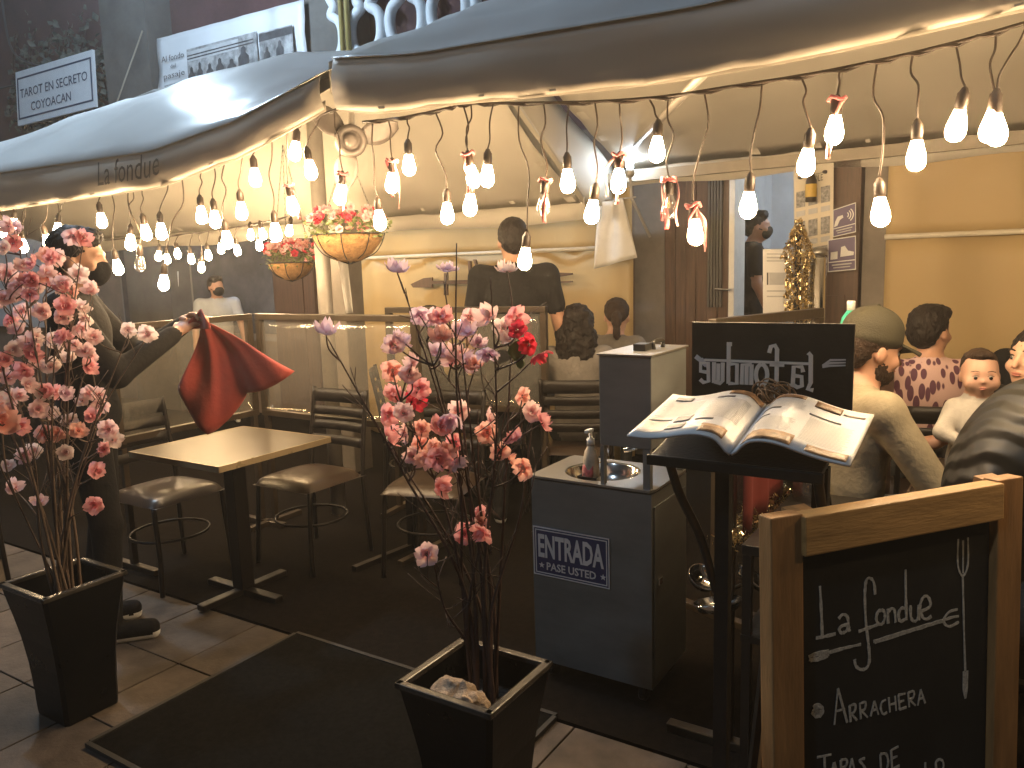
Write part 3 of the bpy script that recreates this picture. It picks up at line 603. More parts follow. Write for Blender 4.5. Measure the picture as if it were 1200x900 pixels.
def ptext(pts, txt, x0, x1, ybase, h, m, par, lift=0.004, bold=0.0, name='lettering', ycaps=0.73):
    """text fitted between x0..x1 of a panel, cap height h (panel fractions)"""
    vs, fs = textmesh(txt, 1.0, (0, 0, 0), (1, 0, 0), (0, 1, 0), 0.001, bold=bold); xa = min(v.x for v in vs); xb = max(v.x for v in vs)
    mb = MB(); mb.add([on(pts, x0+(x1-x0)*(v.x-xa)/(xb-xa), ybase-h*v.y/ycaps, lift+0.0006*(v.z > 0.0005)) for v in vs], fs); return mb.build(name, m, par, world=True)
def serif(pts, txt, x0, x1, ybase, h, m, par, lift=0.004):
    ptext(pts, txt, x0, x1, ybase, h, m, par, lift, 0.0)
tq = [att(18, 85, 2.98), att(108, 58, 2.98), att(112, 125, 2.98), att(21, 148, 2.98)]
sg = T('tarot_sign', 'white enamel sign with blue border and two lines of capitals on the ivy wall', 'sign', on(tq, 0.5, 1), UANG)
flat('panel', 'enamel', tq, 0.03, sg)
for a in ((0.02, 0.12, 0.98, 0.15), (0.02, 0.86, 0.98, 0.89), (0.02, 0.151, 0.035, 0.859), (0.965, 0.151, 0.98, 0.859)): flat('border', 'signblue', sub(tq, *a, 0.004), 0.003, sg)
ptext(tq, 'TAROT EN SECRETO', 0.06, 0.93, 0.50, 0.17, 'signblue', sg, 0.006); ptext(tq, 'COYOACAN', 0.2, 0.72, 0.78, 0.17, 'signblue', sg, 0.006)
bq = [att(186, 46, 2.97), att(358, 0, 2.97), att(362, 75, 2.97), att(190, 118, 2.97)]
bn = T('street_banner', 'creased white vinyl banner with black and white street photographs tied to the wall', 'banner', on(bq, 0.5, 1), UANG)
MB().grid(lambda a, b: on(bq, a, b, 0.02+0.03*noise.noise(V(a*5, b*3, 1))+0.05*max(0, 0.12-a)*math.sin(b*9)), 24, 10, 0.004).build('sheet', 'banner', bn, True, world=True)
flat('photo', 'bannerphoto', sub(bq, 0.24, 0.32, 0.72, 0.98, 0.055), 0.004, bn); flat('photo', 'bannerphoto', sub(bq, 0.735, 0.36, 0.94, 0.92, 0.055), 0.004, bn)
ptext(bq, 'Al fondo', 0.045, 0.215, 0.42, 0.10, 'ink', bn, 0.05); ptext(bq, 'del', 0.11, 0.15, 0.54, 0.06, 'ink', bn, 0.05); ptext(bq, 'pasaje', 0.055, 0.215, 0.70, 0.10, 'ink', bn, 0.05)
flat('photo', 'bannerphoto', sub(bq, 0.06, 0.80, 0.2, 0.99, 0.055), 0.004, bn)
flat('photo_sky', 'printlight', sub(bq, 0.245, 0.36, 0.60, 0.52, 0.058), 0.002, bn); flat('photo_roof', 'printdark', sub(bq, 0.735, 0.38, 0.94, 0.50, 0.058), 0.002, bn)
for k, (x, y, w_, h_) in enumerate(((0.27, 0.62, 0.05, 0.34), (0.33, 0.58, 0.04, 0.38), (0.40, 0.64, 0.05, 0.3), (0.47, 0.60, 0.055, 0.34), (0.55, 0.66, 0.06, 0.28), (0.63, 0.52, 0.07, 0.4), (0.78, 0.62, 0.04, 0.28), (0.86, 0.58, 0.045, 0.3))):
    MB().prism([(-w_/2, 0), (w_/2, 0), (w_/2, h_*0.6), (w_*0.22, h_*0.74), (w_*0.2, h_*0.93), (0, h_), (-w_*0.2, h_*0.93), (-w_*0.22, h_*0.74), (-w_/2, h_*0.6)], on(bq, x, y+h_, 0.059), bq[1]-bq[0], bq[0]-bq[3], 0.001).build('photo_figure', 'printdark', bn, world=True)
for y in (0.42, 0.47): flat('photo_beam', 'printdark', sub(bq, 0.245, y, 0.70, y+0.02, 0.0605), 0.001, bn)
# a pale stained plaster panel behind the banner and the far-left wall face
flat_p = [att(160, 20, 3.29), att(350, -25, 3.29), att(350, 60, 3.29), att(170, 100, 3.29)]
# ivy clump round the sign: many small leaf faces
mb = MB()
for k in range(1500):
    px = random.gauss(66, 34); py = 105-0.28*(px-65)+random.gauss(0, 34)
    if px > 136 or px < 8: continue
    p = att(px, py, 3.06+random.uniform(0, 0.2)); r = random.uniform(0.025, 0.06); e = Euler((random.uniform(-1, 1), random.uniform(-1, 1), random.uniform(0, 6))).to_matrix() @ Matrix.Rotation(math.pi/2, 3, 'X')
    mb.add([p+e @ V(-r, 0, 0), p+e @ V(0, -r*0.7, r*0.15), p+e @ V(r, 0, 0), p+e @ V(0, r*0.7, r*0.15)], [(0, 1, 2, 3)])
iv = T('ivy', 'dusty dark ivy growing on the wall behind the white enamel sign', 'plant', att(66, 150, 3.1)); mb.build('foliage', 'ivy', iv, world=True, kind='stuff')
for k in range(5): 
    a = att(30+k*20, 160, 3.2); MB().tube(bez([a, a+V(0.05, 0, 0.4), a+V(-0.05, 0, 0.9), a+V(0.05, 0, 1.3)], 4), 0.012, 6).build('stem', 'stem', iv, True, world=True)
cb = MB(); cb.tube(bez([att(0, -20, 3.0), att(15, 60, 3.0), att(60, 85, 3.1), att(-5, 105, 3.0)], 8), 0.012, 6)
tag(cb.build('wall_cable', 'ink', None, True), 'loose black cable drooping on the wall above the ivy', 'cable')
cb = MB(); cb.tube([att(167, 36, 2.9), att(128, 145, 2.6)], 0.008, 6)
tag(cb.build('guy_rope', 'hem', None, True), 'thin guy rope from the pillar down to the awning', 'rope')
# ============================================================= STRING LIGHTS
cab_r = [at(x, y, 1)*1 for x, y in ()]
def fr(px, py, t): return att(px, py, t)
CABLE_R = [(425, 143), (470, 138), (520, 128), (545, 122), (600, 121), (700, 119), (780, 113), (860, 101), (950, 87), (1030, 71), (1100, 55), (1170, 36), (1260, 8), (1370, -35), (1620, -140), (1850, -235)]
CABLE_L = [(398, 127), (375, 135), (340, 152), (300, 172), (264, 189), (213, 207), (167, 218), (118, 226), (60, 233), (0, 238), (-60, 241)]
CABLE_B = [(345, 252), (300, 262), (250, 270), (200, 276), (140, 280), (60, 283)]
def string_cable(label, pts, t, r):
    P = bez([fr(x, y, t) for x, y in pts], 6); mb = MB(); mb.tube(P, r, 6)
    P2 = [p+V(0, 0, 0.006*math.sin(i*1.7)-0.004)+VV*0.008*math.cos(i*1.7) for i, p in enumerate(P)]; mb.tube(P2, r*0.8, 6)
    return tag(mb.build('light_string_cable', 'cord', None, True), label, 'cable')
string_cable('twisted brown light string cable along the entrance canopy front', CABLE_R, 0.10, 0.006)
string_cable('brown light string cable under the sagging awning front', CABLE_L, 0.06, 0.006)
string_cable('thin light string cable crossing behind the sagging awning', CABLE_B, 1.5, 0.005)
BULB = [(r*1.13, z*1.06) for r, z in [(0.0125, 0.0), (0.0145, -0.012), (0.0195, -0.028), (0.0235, -0.045), (0.0245, -0.058), (0.022, -0.070), (0.016, -0.079), (0.007, -0.084), (0.001, -0.085)]]
SOCK = [(0.004, 0.058), (0.008, 0.055), (0.012, 0.046), (0.0165, 0.040), (0.0175, 0.012), (0.0165, 0.008), (0.0165, -0.004)]
bm_lit = MB().lathe([BULB[i] for i in (0, 2, 3, 4, 5, 6, 7)], 9); sock_m = MB().lathe(SOCK, 10); shared = {}
def ribbon_piece(par, top, L, w, m, seed):
    rnd = random.Random(seed); ph = rnd.uniform(0, 6)
    o = MB().grid(lambda a, b: top + V(w*(a-0.5)*math.cos(ph+b*2.2)+0.006*math.sin(b*6+ph)+0.024*math.cos(ph)*min(1, b*3), w*(a-0.5)*math.sin(ph+b*2.2)+0.006*math.cos(b*5+ph)+0.024*math.sin(ph)*min(1, b*3), -L*b), 2, 14, 0.0012).build('ribbon', m, par, True)
    return o
def pendant(ax_, ay_, bx, by, t, label, group, lit=True, rib=0, scale=1.0, dt=0.0):
    top = fr(ax_, ay_, t); c = fr(bx, by, t+dt); tilt = random.uniform(-0.2, 0.2)
    R = Euler((random.uniform(-0.15, 0.15), tilt, random.uniform(0, 6))).to_matrix()
    sockp = c + (R @ V(0, 0, 0.045))*scale
    th = T('pendant_bulb', label, 'light bulb', sockp, 0, group, rot=R)
    inv = WM[th.name].inverted(); tl = inv @ top; e = V(0, 0, 0.057*scale); mid = (tl+e)/2
    j = lambda k: V(random.uniform(-1, 1), random.uniform(-1, 1), 0)*k*(tl-e).length
    MB().tube(bez([tl, tl*0.72+e*0.28+j(0.06), mid+j(0.07), tl*0.2+e*0.8+j(0.05), e], 4), 0.0034, 6).build('cord', 'cord', th, True)
    for nm, src, mt in (('socket', sock_m, 'socket'), ('bulb', bm_lit, 'bulb' if lit else 'clearglass')):
        key = (nm, mt, scale)
        if key not in shared:
            b_ = MB(); b_.v = [v*scale for v in src.v]; b_.f = list(src.f); ob = b_.build(nm, mt, th, True); shared[key] = ob.data
        else: ob = link(nm, shared[key], None, th)
    if not lit: MB().tube([(0.004, 0, -0.01), (0.006, 0, -0.045), (0, 0, -0.052), (-0.006, 0, -0.045), (-0.004, 0, -0.01)], 0.0012, 5).build('filament', 'gold', th, True)
    for q in range(rib):
        ribbon_piece(th, V(random.uniform(-0.02, 0.02), random.uniform(-0.02, 0.02), 0.045), random.uniform(0.12, 0.20), random.uniform(0.008, 0.017), 'ribbon' if q % 2 == 0 else 'ribbonpale', ax_*7+q)
    if rib:
        MB().tube([V(0.024*math.cos(a), 0.024*math.sin(a), 0.045+0.006*math.sin(3*a)) for a in [k*math.pi/5 for k in range(10)]], 0.006, 6, closed=True).build('bow', 'ribbon', th, True)
    return th
ORD = ['first', 'second', 'third', 'fourth', 'fifth', 'sixth', 'seventh', 'eighth', 'ninth', 'tenth', 'eleventh', 'twelfth', 'thirteenth', 'fourteenth', 'fifteenth', 'sixteenth', 'seventeenth', 'eighteenth', 'nineteenth', 'twentieth', 'twenty-first', 'twenty-second', 'twenty-third', 'twenty-fourth', 'twenty-fifth', 'twenty-sixth', 'twenty-seventh', 'twenty-eighth', 'twenty-ninth', 'thirtieth']
GR, GL, GB = 'bulbs along the entrance canopy', 'bulbs along the sagging awning', 'bulbs of the rear light string'
RX = [437, 455, 477, 510, 543, 552, 578, 608, 637, 667, 697, 726, 760, 783, 825, 893, 938, 985, 1028, 1070, 1120, 1167, 1205, 1225, 1290, 1370, 1480, 1620, 1800]
LR = 'lit bulb on a bare brown cord hanging from the entrance canopy cable'
LRR = 'lit bulb with red ribbon tied round its socket hanging from the entrance canopy cable'
for ax_, ay_, bx, by, lit, rib in [(437, 141, 445, 258, 1, 0), (455, 140, 459, 214, 1, 3), (477, 137, 479, 193, 1, 0), (510, 131, 524, 250, 1, 0), (543, 124, 551, 240, 1, 0), (552, 123, 554, 207, 1, 2),
        (578, 122, 571, 206, 1, 0), (608, 121, 615, 303, 1, 0), (667, 120, 665, 212, 1, 0), (697, 119, 694, 248, 1, 0), (726, 118, 725, 212, 1, 3), (760, 115, 770, 175, 1, 0),
        (825, 107, 815, 272, 1, 3), (893, 96, 877, 240, 1, 0), (938, 89, 945, 190, 1, 0), (985, 80, 978, 152, 1, 2), (1028, 72, 1032, 248, 1, 0), (1070, 62, 1074, 182, 1, 0), (1120, 50, 1121, 147, 1, 0), (1167, 37, 1168, 152, 1, 0), (1205, 25, 1161, 148, 1, 0), (1225, 20, 1218, 160, 1, 0), (1290, -3, 1285, 120, 1, 0), (1370, -35, 1365, 100, 1, 0), (1480, -80, 1475, 60, 1, 0), (1620, -140, 1610, 30, 1, 0), (1800, -215, 1800, -20, 1, 0)]:  # last bulbs of the row, well out of view, added to light the chalkboard
    pendant(ax_, ay_, bx, by, 0.10, 'lit bulb %s, %s from the fan along the entrance canopy cable' % ('tied with red ribbon' if rib else 'on a bare brown cord', ORD[sorted(RX).index(ax_)]), GR, True, rib)
FILL_CABLE = [F(3.05, 0.10, 2.10), F(3.1, -0.35, 2.06), F(3.12, -0.8, 2.05), F(3.14, -1.3, 2.06), F(3.15, -1.9, 2.12)]  # unseen branch cable with bulbs, added to brighten the chalkboard front
ca = MB(); ca.tube(bez(FILL_CABLE, 6), 0.006, 6); tag(ca.build('light_string_cable', 'cord', None, True), 'brown cable added out of view to carry the chalkboard fill bulbs', 'cable')
for q, lab in ((1, 'added unseen fill bulb nearest the canopy on the branch cable over the chalkboard'), (2, 'added unseen outer fill bulb on the branch cable over the chalkboard')):
    p_ = FILL_CABLE[q]; th = T('pendant_bulb', lab, 'light bulb', p_-V(0, 0, 0.20), 0, 'added fill bulbs of the branch cable'); MB().tube([(0, 0, 0.2), (0.004, 0.003, 0.12), (0, 0, 0.057)], 0.0034, 6).build('cord', 'cord', th, True)
    link('socket', shared[('socket', 'socket', 1.0)], None, th); link('bulb', shared[('bulb', 'bulb', 1.0)], None, th)
pendant(637, 121, 637, 240, 0.10, 'unlit clear bulb topped by a red bow on the entrance canopy cable', None, False, 1)
pendant(783, 113, 784, 242, 0.10, 'unlit clear bulb with a long sequin ribbon in front of the wooden door', None, False, 3)
LX = [375, 392, 355, 337, 319, 300, 285, 264, 251, 237, 213, 197, 167, 155, 118, 130, 78, 60, 66, 30, 16, -8]
LL = 'lit bulb on a brown cord hanging below the front of the sagging awning'
for ax_, ay_, bx, by, rib in [(375, 135, 364, 199, 0), (392, 130, 399, 228, 2), (355, 146, 346, 177, 0), (337, 154, 343, 241, 1), (319, 163, 323, 272, 0), (300, 172, 299, 208, 0), (285, 180, 283, 247, 0), (264, 189, 266, 281, 0),
        (251, 194, 252, 257, 0), (237, 199, 236, 252, 0), (213, 207, 192, 331, 0), (197, 211, 189, 271, 0), (167, 218, 171, 272, 0), (155, 220, 153, 284, 0), (118, 226, 119, 258, 0), (130, 224, 138, 313, 0),
        (78, 231, 68, 270, 0), (60, 233, 56, 283, 0), (66, 232, 71, 296, 0), (30, 236, 27, 288, 0), (16, 237, 17, 264, 0), (-8, 239, 2, 270, 0)]:
    pendant(ax_, ay_, bx, by, 0.06, 'lit bulb %s, %s from the fan along the sagging awning' % ('tied with ribbon' if rib else 'on a bare brown cord', ORD[sorted(LX, reverse=True).index(ax_)]), GL, True, rib)
pendant(150, 221, 164, 309, 0.06, 'unlit clear bulb among the lit ones below the sagging awning', None, False, 0)
BXS = [186, 196, 208, 224, 244, 236, 294, 308, 325, 339, 304, 321, 259, 278, 52, 100]
for bx, by in [(186, 300), (196, 303), (208, 297), (224, 303), (244, 299), (236, 313), (294, 275), (308, 274), (325, 276), (339, 270), (304, 287), (321, 289), (259, 291), (278, 293), (52, 298), (100, 290)]:
    yy = float(np.interp(bx, [60, 140, 200, 250, 300, 345], [283, 280, 276, 270, 262, 252]))
    pendant(bx+random.uniform(-3, 3), min(yy, by-9), bx, by, 1.5, 'small lit bulb, %s from the hanging baskets along the rear light string' % ORD[sorted(BXS, reverse=True).index(bx)], GB, True, 0, 0.95)
# ============================================================= PARTITIONS
def partition(label, a, b, z0=0.69, z1=1.31, tw=0.035, m='brownframe', mf='film', group=None):
    a = Vector(a); b = Vector(b); d = (b-a); L = d.length; rz = math.atan2(d.y, d.x)
    o = T('clear_partition', label, 'partition', ((a+b)/2).to_3d(), rz, group)
    MB().box((0, 0, z1-tw/2), (L, 0.04, tw), bev=0.004).build('top_rail', m, o); MB().box((0, 0, z0+tw/2), (L, 0.04, tw), bev=0.004).build('bottom_rail', m, o)
    for sx in (-1, 1):
        MB().box((sx*(L/2-tw/2), 0, (z0+z1)/2), (tw, 0.038, z1-z0-2*tw)).build('stile', m, o)
        MB().box((sx*(L/2-tw/2-0.01), 0, z0/2), (0.03, 0.03, z0)).build('leg', m, o); MB().box((sx*(L/2-tw/2-0.01), 0, 0.02), (0.04, 0.4, 0.03), bev=0.004).build('foot', m, o)
    MB().grid(lambda x, y: V((x-0.5)*(L-2*tw), 0.006*noise.noise(V(x*4, y*3, a.x)), z0+tw+(z1-z0-2*tw)*y), 16, 8, 0.001).build('vinyl_sheet', mf, o, True)
    return o
CORN = F(-1.40, 0.66)
partition('clear vinyl partition in a brown frame behind the empty chair', F(-1.36, 0.68), F(-0.12, 0.68))
partition('clear vinyl partition in a brown frame behind the waving red cloth', F(-1.40, -0.25), F(-1.40, 0.66))
partition('clear vinyl partition in front of the diners and standing waiter', at(452, 352, 5.0).xy.to_3d(), at(640, 348, 4.55).xy.to_3d(), z1=1.315)
partition('clear partition with brown frame standing behind the black sign board', at(835, 362, 3.25).xy.to_3d(), at(962, 350, 3.75).xy.to_3d(), z1=1.31, tw=0.045)
partition('clear partition beside the gold tinsel table behind the menu stand', (0.64, 2.32, 0), (1.18, 3.16, 0), z1=1.22)
pr = MB(); pr.bar(at(426, 351, 5.6), at(540, 346, 5.4), 0.03, 0.05); 
# ============================================================= TABLE AND CHAIRS
def cafe_table(label, loc, rz, size=0.65, top='tabletop', h=0.75):
    t = T('cafe_table', label, 'table', loc, rz)
    MB().box((0, 0, h-0.0125), (size-0.012, size-0.012, 0.025), bev=0.003).build('table_top', top, t)
    for i in range(4):
        R = Matrix.Rotation(i*math.pi/2, 3, 'Z'); MB().box(R @ V(0, size/2-0.003, h-0.0135), (size-0.003, 0.006, 0.027), R).build('edge_band', 'tableedge', t)
    MB().box((0, 0, (h-0.03)/2+0.02), (0.075, 0.075, h-0.06), bev=0.006).build('pedestal', 'chairmetal', t)
    for i in range(2): MB().box((0, 0, 0.02+0.0021*i), (0.5, 0.05, 0.03), Matrix.Rotation(i*math.pi/2+math.pi/4*0, 3, 'Z'), bev=0.006).build('foot_bar', 'chairmetal', t)
    MB().box((0, 0, h-0.035), (0.3, 0.3, 0.012)).build('top_plate', 'chairmetal', t)
    return t
cafe_table('empty square cafe table with pale edge between two brown vinyl chairs', (-1.34, 3.70, 0), UANG)
def make_chair():
    c = T('ladder_back_chair', 'x', 'chair')
    W, D, H = 0.205, 0.20, 0.46
    def padf(a, b):
        x, y = (a-0.5)*2, (b-0.5)*2; e = (1-abs(x)**3.5)*(1-abs(y)**3.5); k = 1-0.10*(abs(x)**4)*(abs(y)**4)
        taper = 1-0.06*(1-b); return V(x*(W+0.015)*k*taper, y*(D+0.015)*k, H-0.02+0.048*(max(e, 0)**0.35))
    MB().grid(padf, 14, 14).grid(lambda a, b: V((a-0.5)*2*(W+0.012)*(1-0.06*(1-b)), (b-0.5)*-2*(D+0.012), H-0.021), 1, 1).build('seat', 'vinylseat', c, True)
    for sx in (-1, 1):
        MB().tube(bez([(sx*W*0.97, -D, H-0.02), (sx*W*0.99, -D-0.01, 0.25), (sx*(W+0.01), -D-0.02, 0.0)], 4), 0.0125, 8).build('leg', 'chairmetal', c, True)
    # local +Y is the facing direction: rear posts at -Y, front legs at +Y
    for sx in (-1, 1):
        MB().tube(bez([(sx*W*0.97, -D-0.005, H-0.03), (sx*W*0.97, -D-0.02, 0.62), (sx*W*0.97, -D-0.07, 0.90)], 5), 0.0125, 8).build('back_post', 'chairmetal', c, True)
        MB().tube(bez([(sx*W*0.95, D-0.02, H-0.02), (sx*W*0.97, D, 0.2), (sx*(W+0.005), D+0.01, 0.0)], 4), 0.0125, 8).build('leg', 'chairmetal', c, True)
    for k, z in enumerate((0.61, 0.69, 0.77, 0.855)):
        h = 0.05 if k < 3 else 0.075; yo = -D-0.02-0.05*((z-0.62)/0.28)
        MB().grid(lambda a, b: V((a-0.5)*2*(W*0.96), yo-0.022*(1-(2*a-1)**2)-0.010*b, z-h/2+h*b), 10, 2, 0.014).build('slat', 'chairmetal', c, True)
    MB().tube([V((W-0.01)*math.cos(a), (D-0.01)*math.sin(a), 0.24) for a in [k*math.pi/12 for k in range(24)]], 0.007, 6, closed=True).build('stretcher_ring', 'chairmetal', c, True)
    return c
chair0 = make_chair(); first = [True]
def chair(label, loc, face, group=None, h=0):
    o = chair0 if first[0] else copy_tree(chair0); first[0] = False
    o['label'] = label; place(o, (loc[0], loc[1], h), yaw_to(*face))
    if group: o['group'] = group
    return o
chair('empty ladder back chair with brown vinyl seat in front of the clear partition', (-1.11, 4.17), (-VV.x, -VV.y))
chair('empty ladder back chair behind the waving red cloth at the cafe table', (-1.80, 3.98), (UV.x, UV.y))
chair('ladder back chair half hidden behind the blossom branches at the partition end', (-0.42, 3.98), (-0.3, -1))
chair('ladder back chair in shadow behind the tall blossom planter', (-2.95, 4.0), (0.6, -0.8))
chair('slatted chair of the diner with full wavy hair', (0.40, 4.74), (0.15, 1))
chair('slatted chair carrying the diner in the leaf print shirt', (1.95, 3.62), (0.2, 1))
chair('slatted chair under the dark haired diner behind the blossoms', (-0.13, 5.08), (0.05, 1))
chair('slatted chair under the diner in profile behind the partition', (-0.66, 5.3), (1, 0.1))
chair('slatted chair of the man in the olive cap', (1.24, 2.72), (1, 0.1))
fb = T('foot_rail', 'loose brown metal foot bar lying on the carpet by the blossoms', 'rail', at(415, 666, 3.9)); p0 = atz(415, 667, 0.02); p1 = atz(482, 640, 0.02)
MB().bar(p0, p1, 0.035, 0.03).build('bar', 'chairmetal', fb, world=True); MB().bar(p1, p1+V(0, 0, 0.7), 0.035, 0.035, up=(0, 1, 0)).build('post', 'chairmetal', fb, world=True)
# ============================================================= PLANTERS
def planter(label, loc, rz):
    p = T('planter', label, 'planter', loc, rz); hs = [0, 0.02, 0.1, 0.2, 0.3, 0.38, 0.44, 0.485]; ws = [0.098, 0.1, 0.102, 0.107, 0.117, 0.129, 0.139, 0.146]
    mb = MB(); vs = []
    for h, w_ in zip(hs, ws):
        c = 0.012; vs += [V(x, y, h) for x, y in ((-w_+c, -w_), (w_-c, -w_), (w_, -w_+c), (w_, w_-c), (w_-c, w_), (-w_+c, w_), (-w_, w_-c), (-w_, -w_+c))]
    fs = [(i*8+k, i*8+(k+1) % 8, i*8+8+(k+1) % 8, i*8+8+k) for i in range(len(hs)-1) for k in range(8)]+[tuple(range(7, -1, -1))]
    mb.add(vs, fs).build('body', 'blackplastic', p)
    for i in range(4):
        R = Matrix.Rotation(i*math.pi/2, 3, 'Z'); MB().box(R @ V(0, 0.1385, 0.492), (0.30, 0.023, 0.016), R, bev=0.004).build('rim', 'rimblack', p)
    MB().grid(lambda a, b: V((a-0.5)*0.25, (b-0.5)*0.25, 0.40+0.012*noise.noise(V(a*7, b*7, loc[0]))), 10, 10).build('soil', 'soil', p, True)
    for i in range(4):
        R = Matrix.Rotation(i*math.pi/2, 3, 'Z'); MB().grid(lambda a, b: R @ V((a-0.5)*2*(0.118+0.012*b), 0.120+0.012*b, 0.38+0.105*b), 1, 1).build('inner_wall', 'blackplastic', p)
    return p
PC = atz(557, 791, 0.49); PL = atz(75, 679, 0.49)
planter('flared black square planter holding pink blossoms beside the hand-wash station', (PC.x, PC.y, 0), UANG)
planter('flared black square planter holding pale blossoms at the waiter with red cloth', (PL.x, PL.y, 0), UANG)
# --- blossom branches
def petal_grid(mb, R, L, W, cup, base=0.004):
    mb.grid(lambda a, b: R @ V((a-0.5)*2*W*math.sin(math.pi*min(1, (0.12+0.88*b)*0.93))**0.75*(1-0.12*(b > 0.9)*(abs(a-0.5) < 0.2)), base+L*b-0.0035*(b > 0.95)*(abs(a-0.5) < 0.1), cup*(b**1.5)*L+0.004*math.cos((a-0.5)*math.pi*2)*b*-1-0.003*math.sin(b*3.1)), 4, 4)
def flower_mesh(name, m, cup, seed, n=5, L=0.027):
    rnd = random.Random(seed); mb = MB()
    for i in range(n):
        R = Euler((rnd.uniform(-0.15, 0.25), rnd.uniform(-0.2, 0.2), 2*math.pi*i/n+rnd.uniform(-0.12, 0.12))).to_matrix()
        R = Matrix.Rotation(2*math.pi*i/n+rnd.uniform(-0.1, 0.1), 3, 'Z') @ Matrix.Rotation(rnd.uniform(-0.1, 0.2), 3, 'X')
        petal_grid(mb, R, L*rnd.uniform(0.88, 1.1), 0.0155*rnd.uniform(0.9, 1.1)*L/0.027, cup+rnd.uniform(-0.1, 0.15))
    for i in range(3):
        R = Matrix.Rotation(rnd.uniform(0, 6.3), 3, 'Z') @ Matrix.Rotation(0.5, 3, 'X'); petal_grid(mb, R, L*0.6, 0.009, cup+0.5)
    for i in range(6):
        a = i*1.05; mb.tube([(0, 0, 0), (0.005*math.cos(a), 0.005*math.sin(a), 0.011)], 0.0008, 3)
    me = bpy.data.meshes.new(name); me.from_pydata([tuple(v) for v in mb.v], [], mb.f); me.update(); me.materials.append(M[m]); me.shade_smooth(); return me
FM = {k: [flower_mesh('blossom', k, c, i*13+ord(k[2])%7) for i, c in enumerate((0.02, 0.2, 0.5))] for k in ('p_pale', 'p_pink', 'p_lilac', 'p_coral', 'p_red', 'p_white')}
def blossom_plant(name, label, base, tops, flowers, Y0, spread, rs, smat, bare, r0=0.0065, fscale=1.0):
    """tops: main stem tips (px,py); flowers: (px,py,kind)"""
    rnd = random.Random(rs); pl = T(name, label, 'plant', base)
    stems = []
    for (px, py) in tops:
        tip = at(px, py, Y0+rnd.uniform(-1, 1)*spread); b0 = base+V(rnd.uniform(-0.035, 0.035), rnd.uniform(-0.035, 0.035), 0.0)
        d = tip-b0; P = bez([b0, b0+V(d.x*0.12, d.y*0.2, d.z*0.33)+V(rnd.uniform(-1, 1), rnd.uniform(-1, 1), 0)*0.02, b0+V(d.x*0.45, d.y*0.55, d.z*0.66)+V(rnd.uniform(-1, 1), rnd.uniform(-1, 1), 0)*0.03, tip], 8); stems.append([P, MB()])
        n = len(P); stems[-1][1].tube(P, [r0*(1-0.75*i/(n-1)) for i in range(n)], 6)
    for fl in flowers:
        px, py, kd = fl[:3]; fp = at(px, py, Y0+rnd.uniform(-1, 1)*spread); best = None
        for P, mb in stems:
            for i, q in enumerate(P[8:]):
                if q.z > fp.z-0.02: continue
                dd = (fp-q).length + max(0, 0.06-(fp.z-q.z))*2 + 0.5*math.hypot(fp.x-q.x, fp.y-q.y)
                if best is None or dd < best[0]: best = (dd, q, mb)
        if best is None: best = (0, stems[0][0][8], stems[0][1])
        q = best[1]; mid = (q+fp)/2+V(rnd.uniform(-1, 1), rnd.uniform(-1, 1), -0.3)*0.02; best[2].tube(bez([q, mid, fp], 4), [0.0030-0.00018*i for i in range(9)], 5)
        me = FM[kd][rnd.randrange(3)]; o = bpy.data.objects.new('blossom', me); COL.objects.link(o); o.parent = pl; o.location = fp-base
        fd = V(-fp.x+rnd.gauss(0, 1.1), -fp.y*0.75+rnd.gauss(0, 0.9), 0.7+rnd.gauss(0, 0.9)).normalized()
        if len(fl) > 3: fd = Vector(fl[3]).normalized()
        o.rotation_euler = (fd.to_track_quat('Z', 'Y') @ Quaternion((0, 0, 1), rnd.uniform(0, 6))).to_euler(); s_ = rnd.uniform(0.85, 1.15)*fscale; o.scale = (s_, s_, s_*rnd.uniform(0.9, 1.2))
    for k in range(bare):
        P, mb = rnd.choice(stems); q = P[rnd.randrange(10, len(P)-1)]; e = q+V(rnd.uniform(-1, 1)*0.10, rnd.uniform(-1, 1)*0.08, rnd.uniform(0.03, 0.16)); m1 = (q+e)/2+V(rnd.uniform(-1, 1), rnd.uniform(-1, 1), 0)*0.015
        mb.tube(bez([q, m1, e], 3), 0.0014, 4)
        if rnd.random() < 0.6: mb.tube([m1, m1+V(rnd.uniform(-1, 1)*0.05, rnd.uniform(-1, 1)*0.04, rnd.uniform(0.01, 0.07))], 0.0011, 4)
    inv = Matrix.Translation(-base)
    for P, mb in stems: mb.build('branch', smat, pl, True, world=True)
    return pl
U_ = (0.1, -0.3, 1)
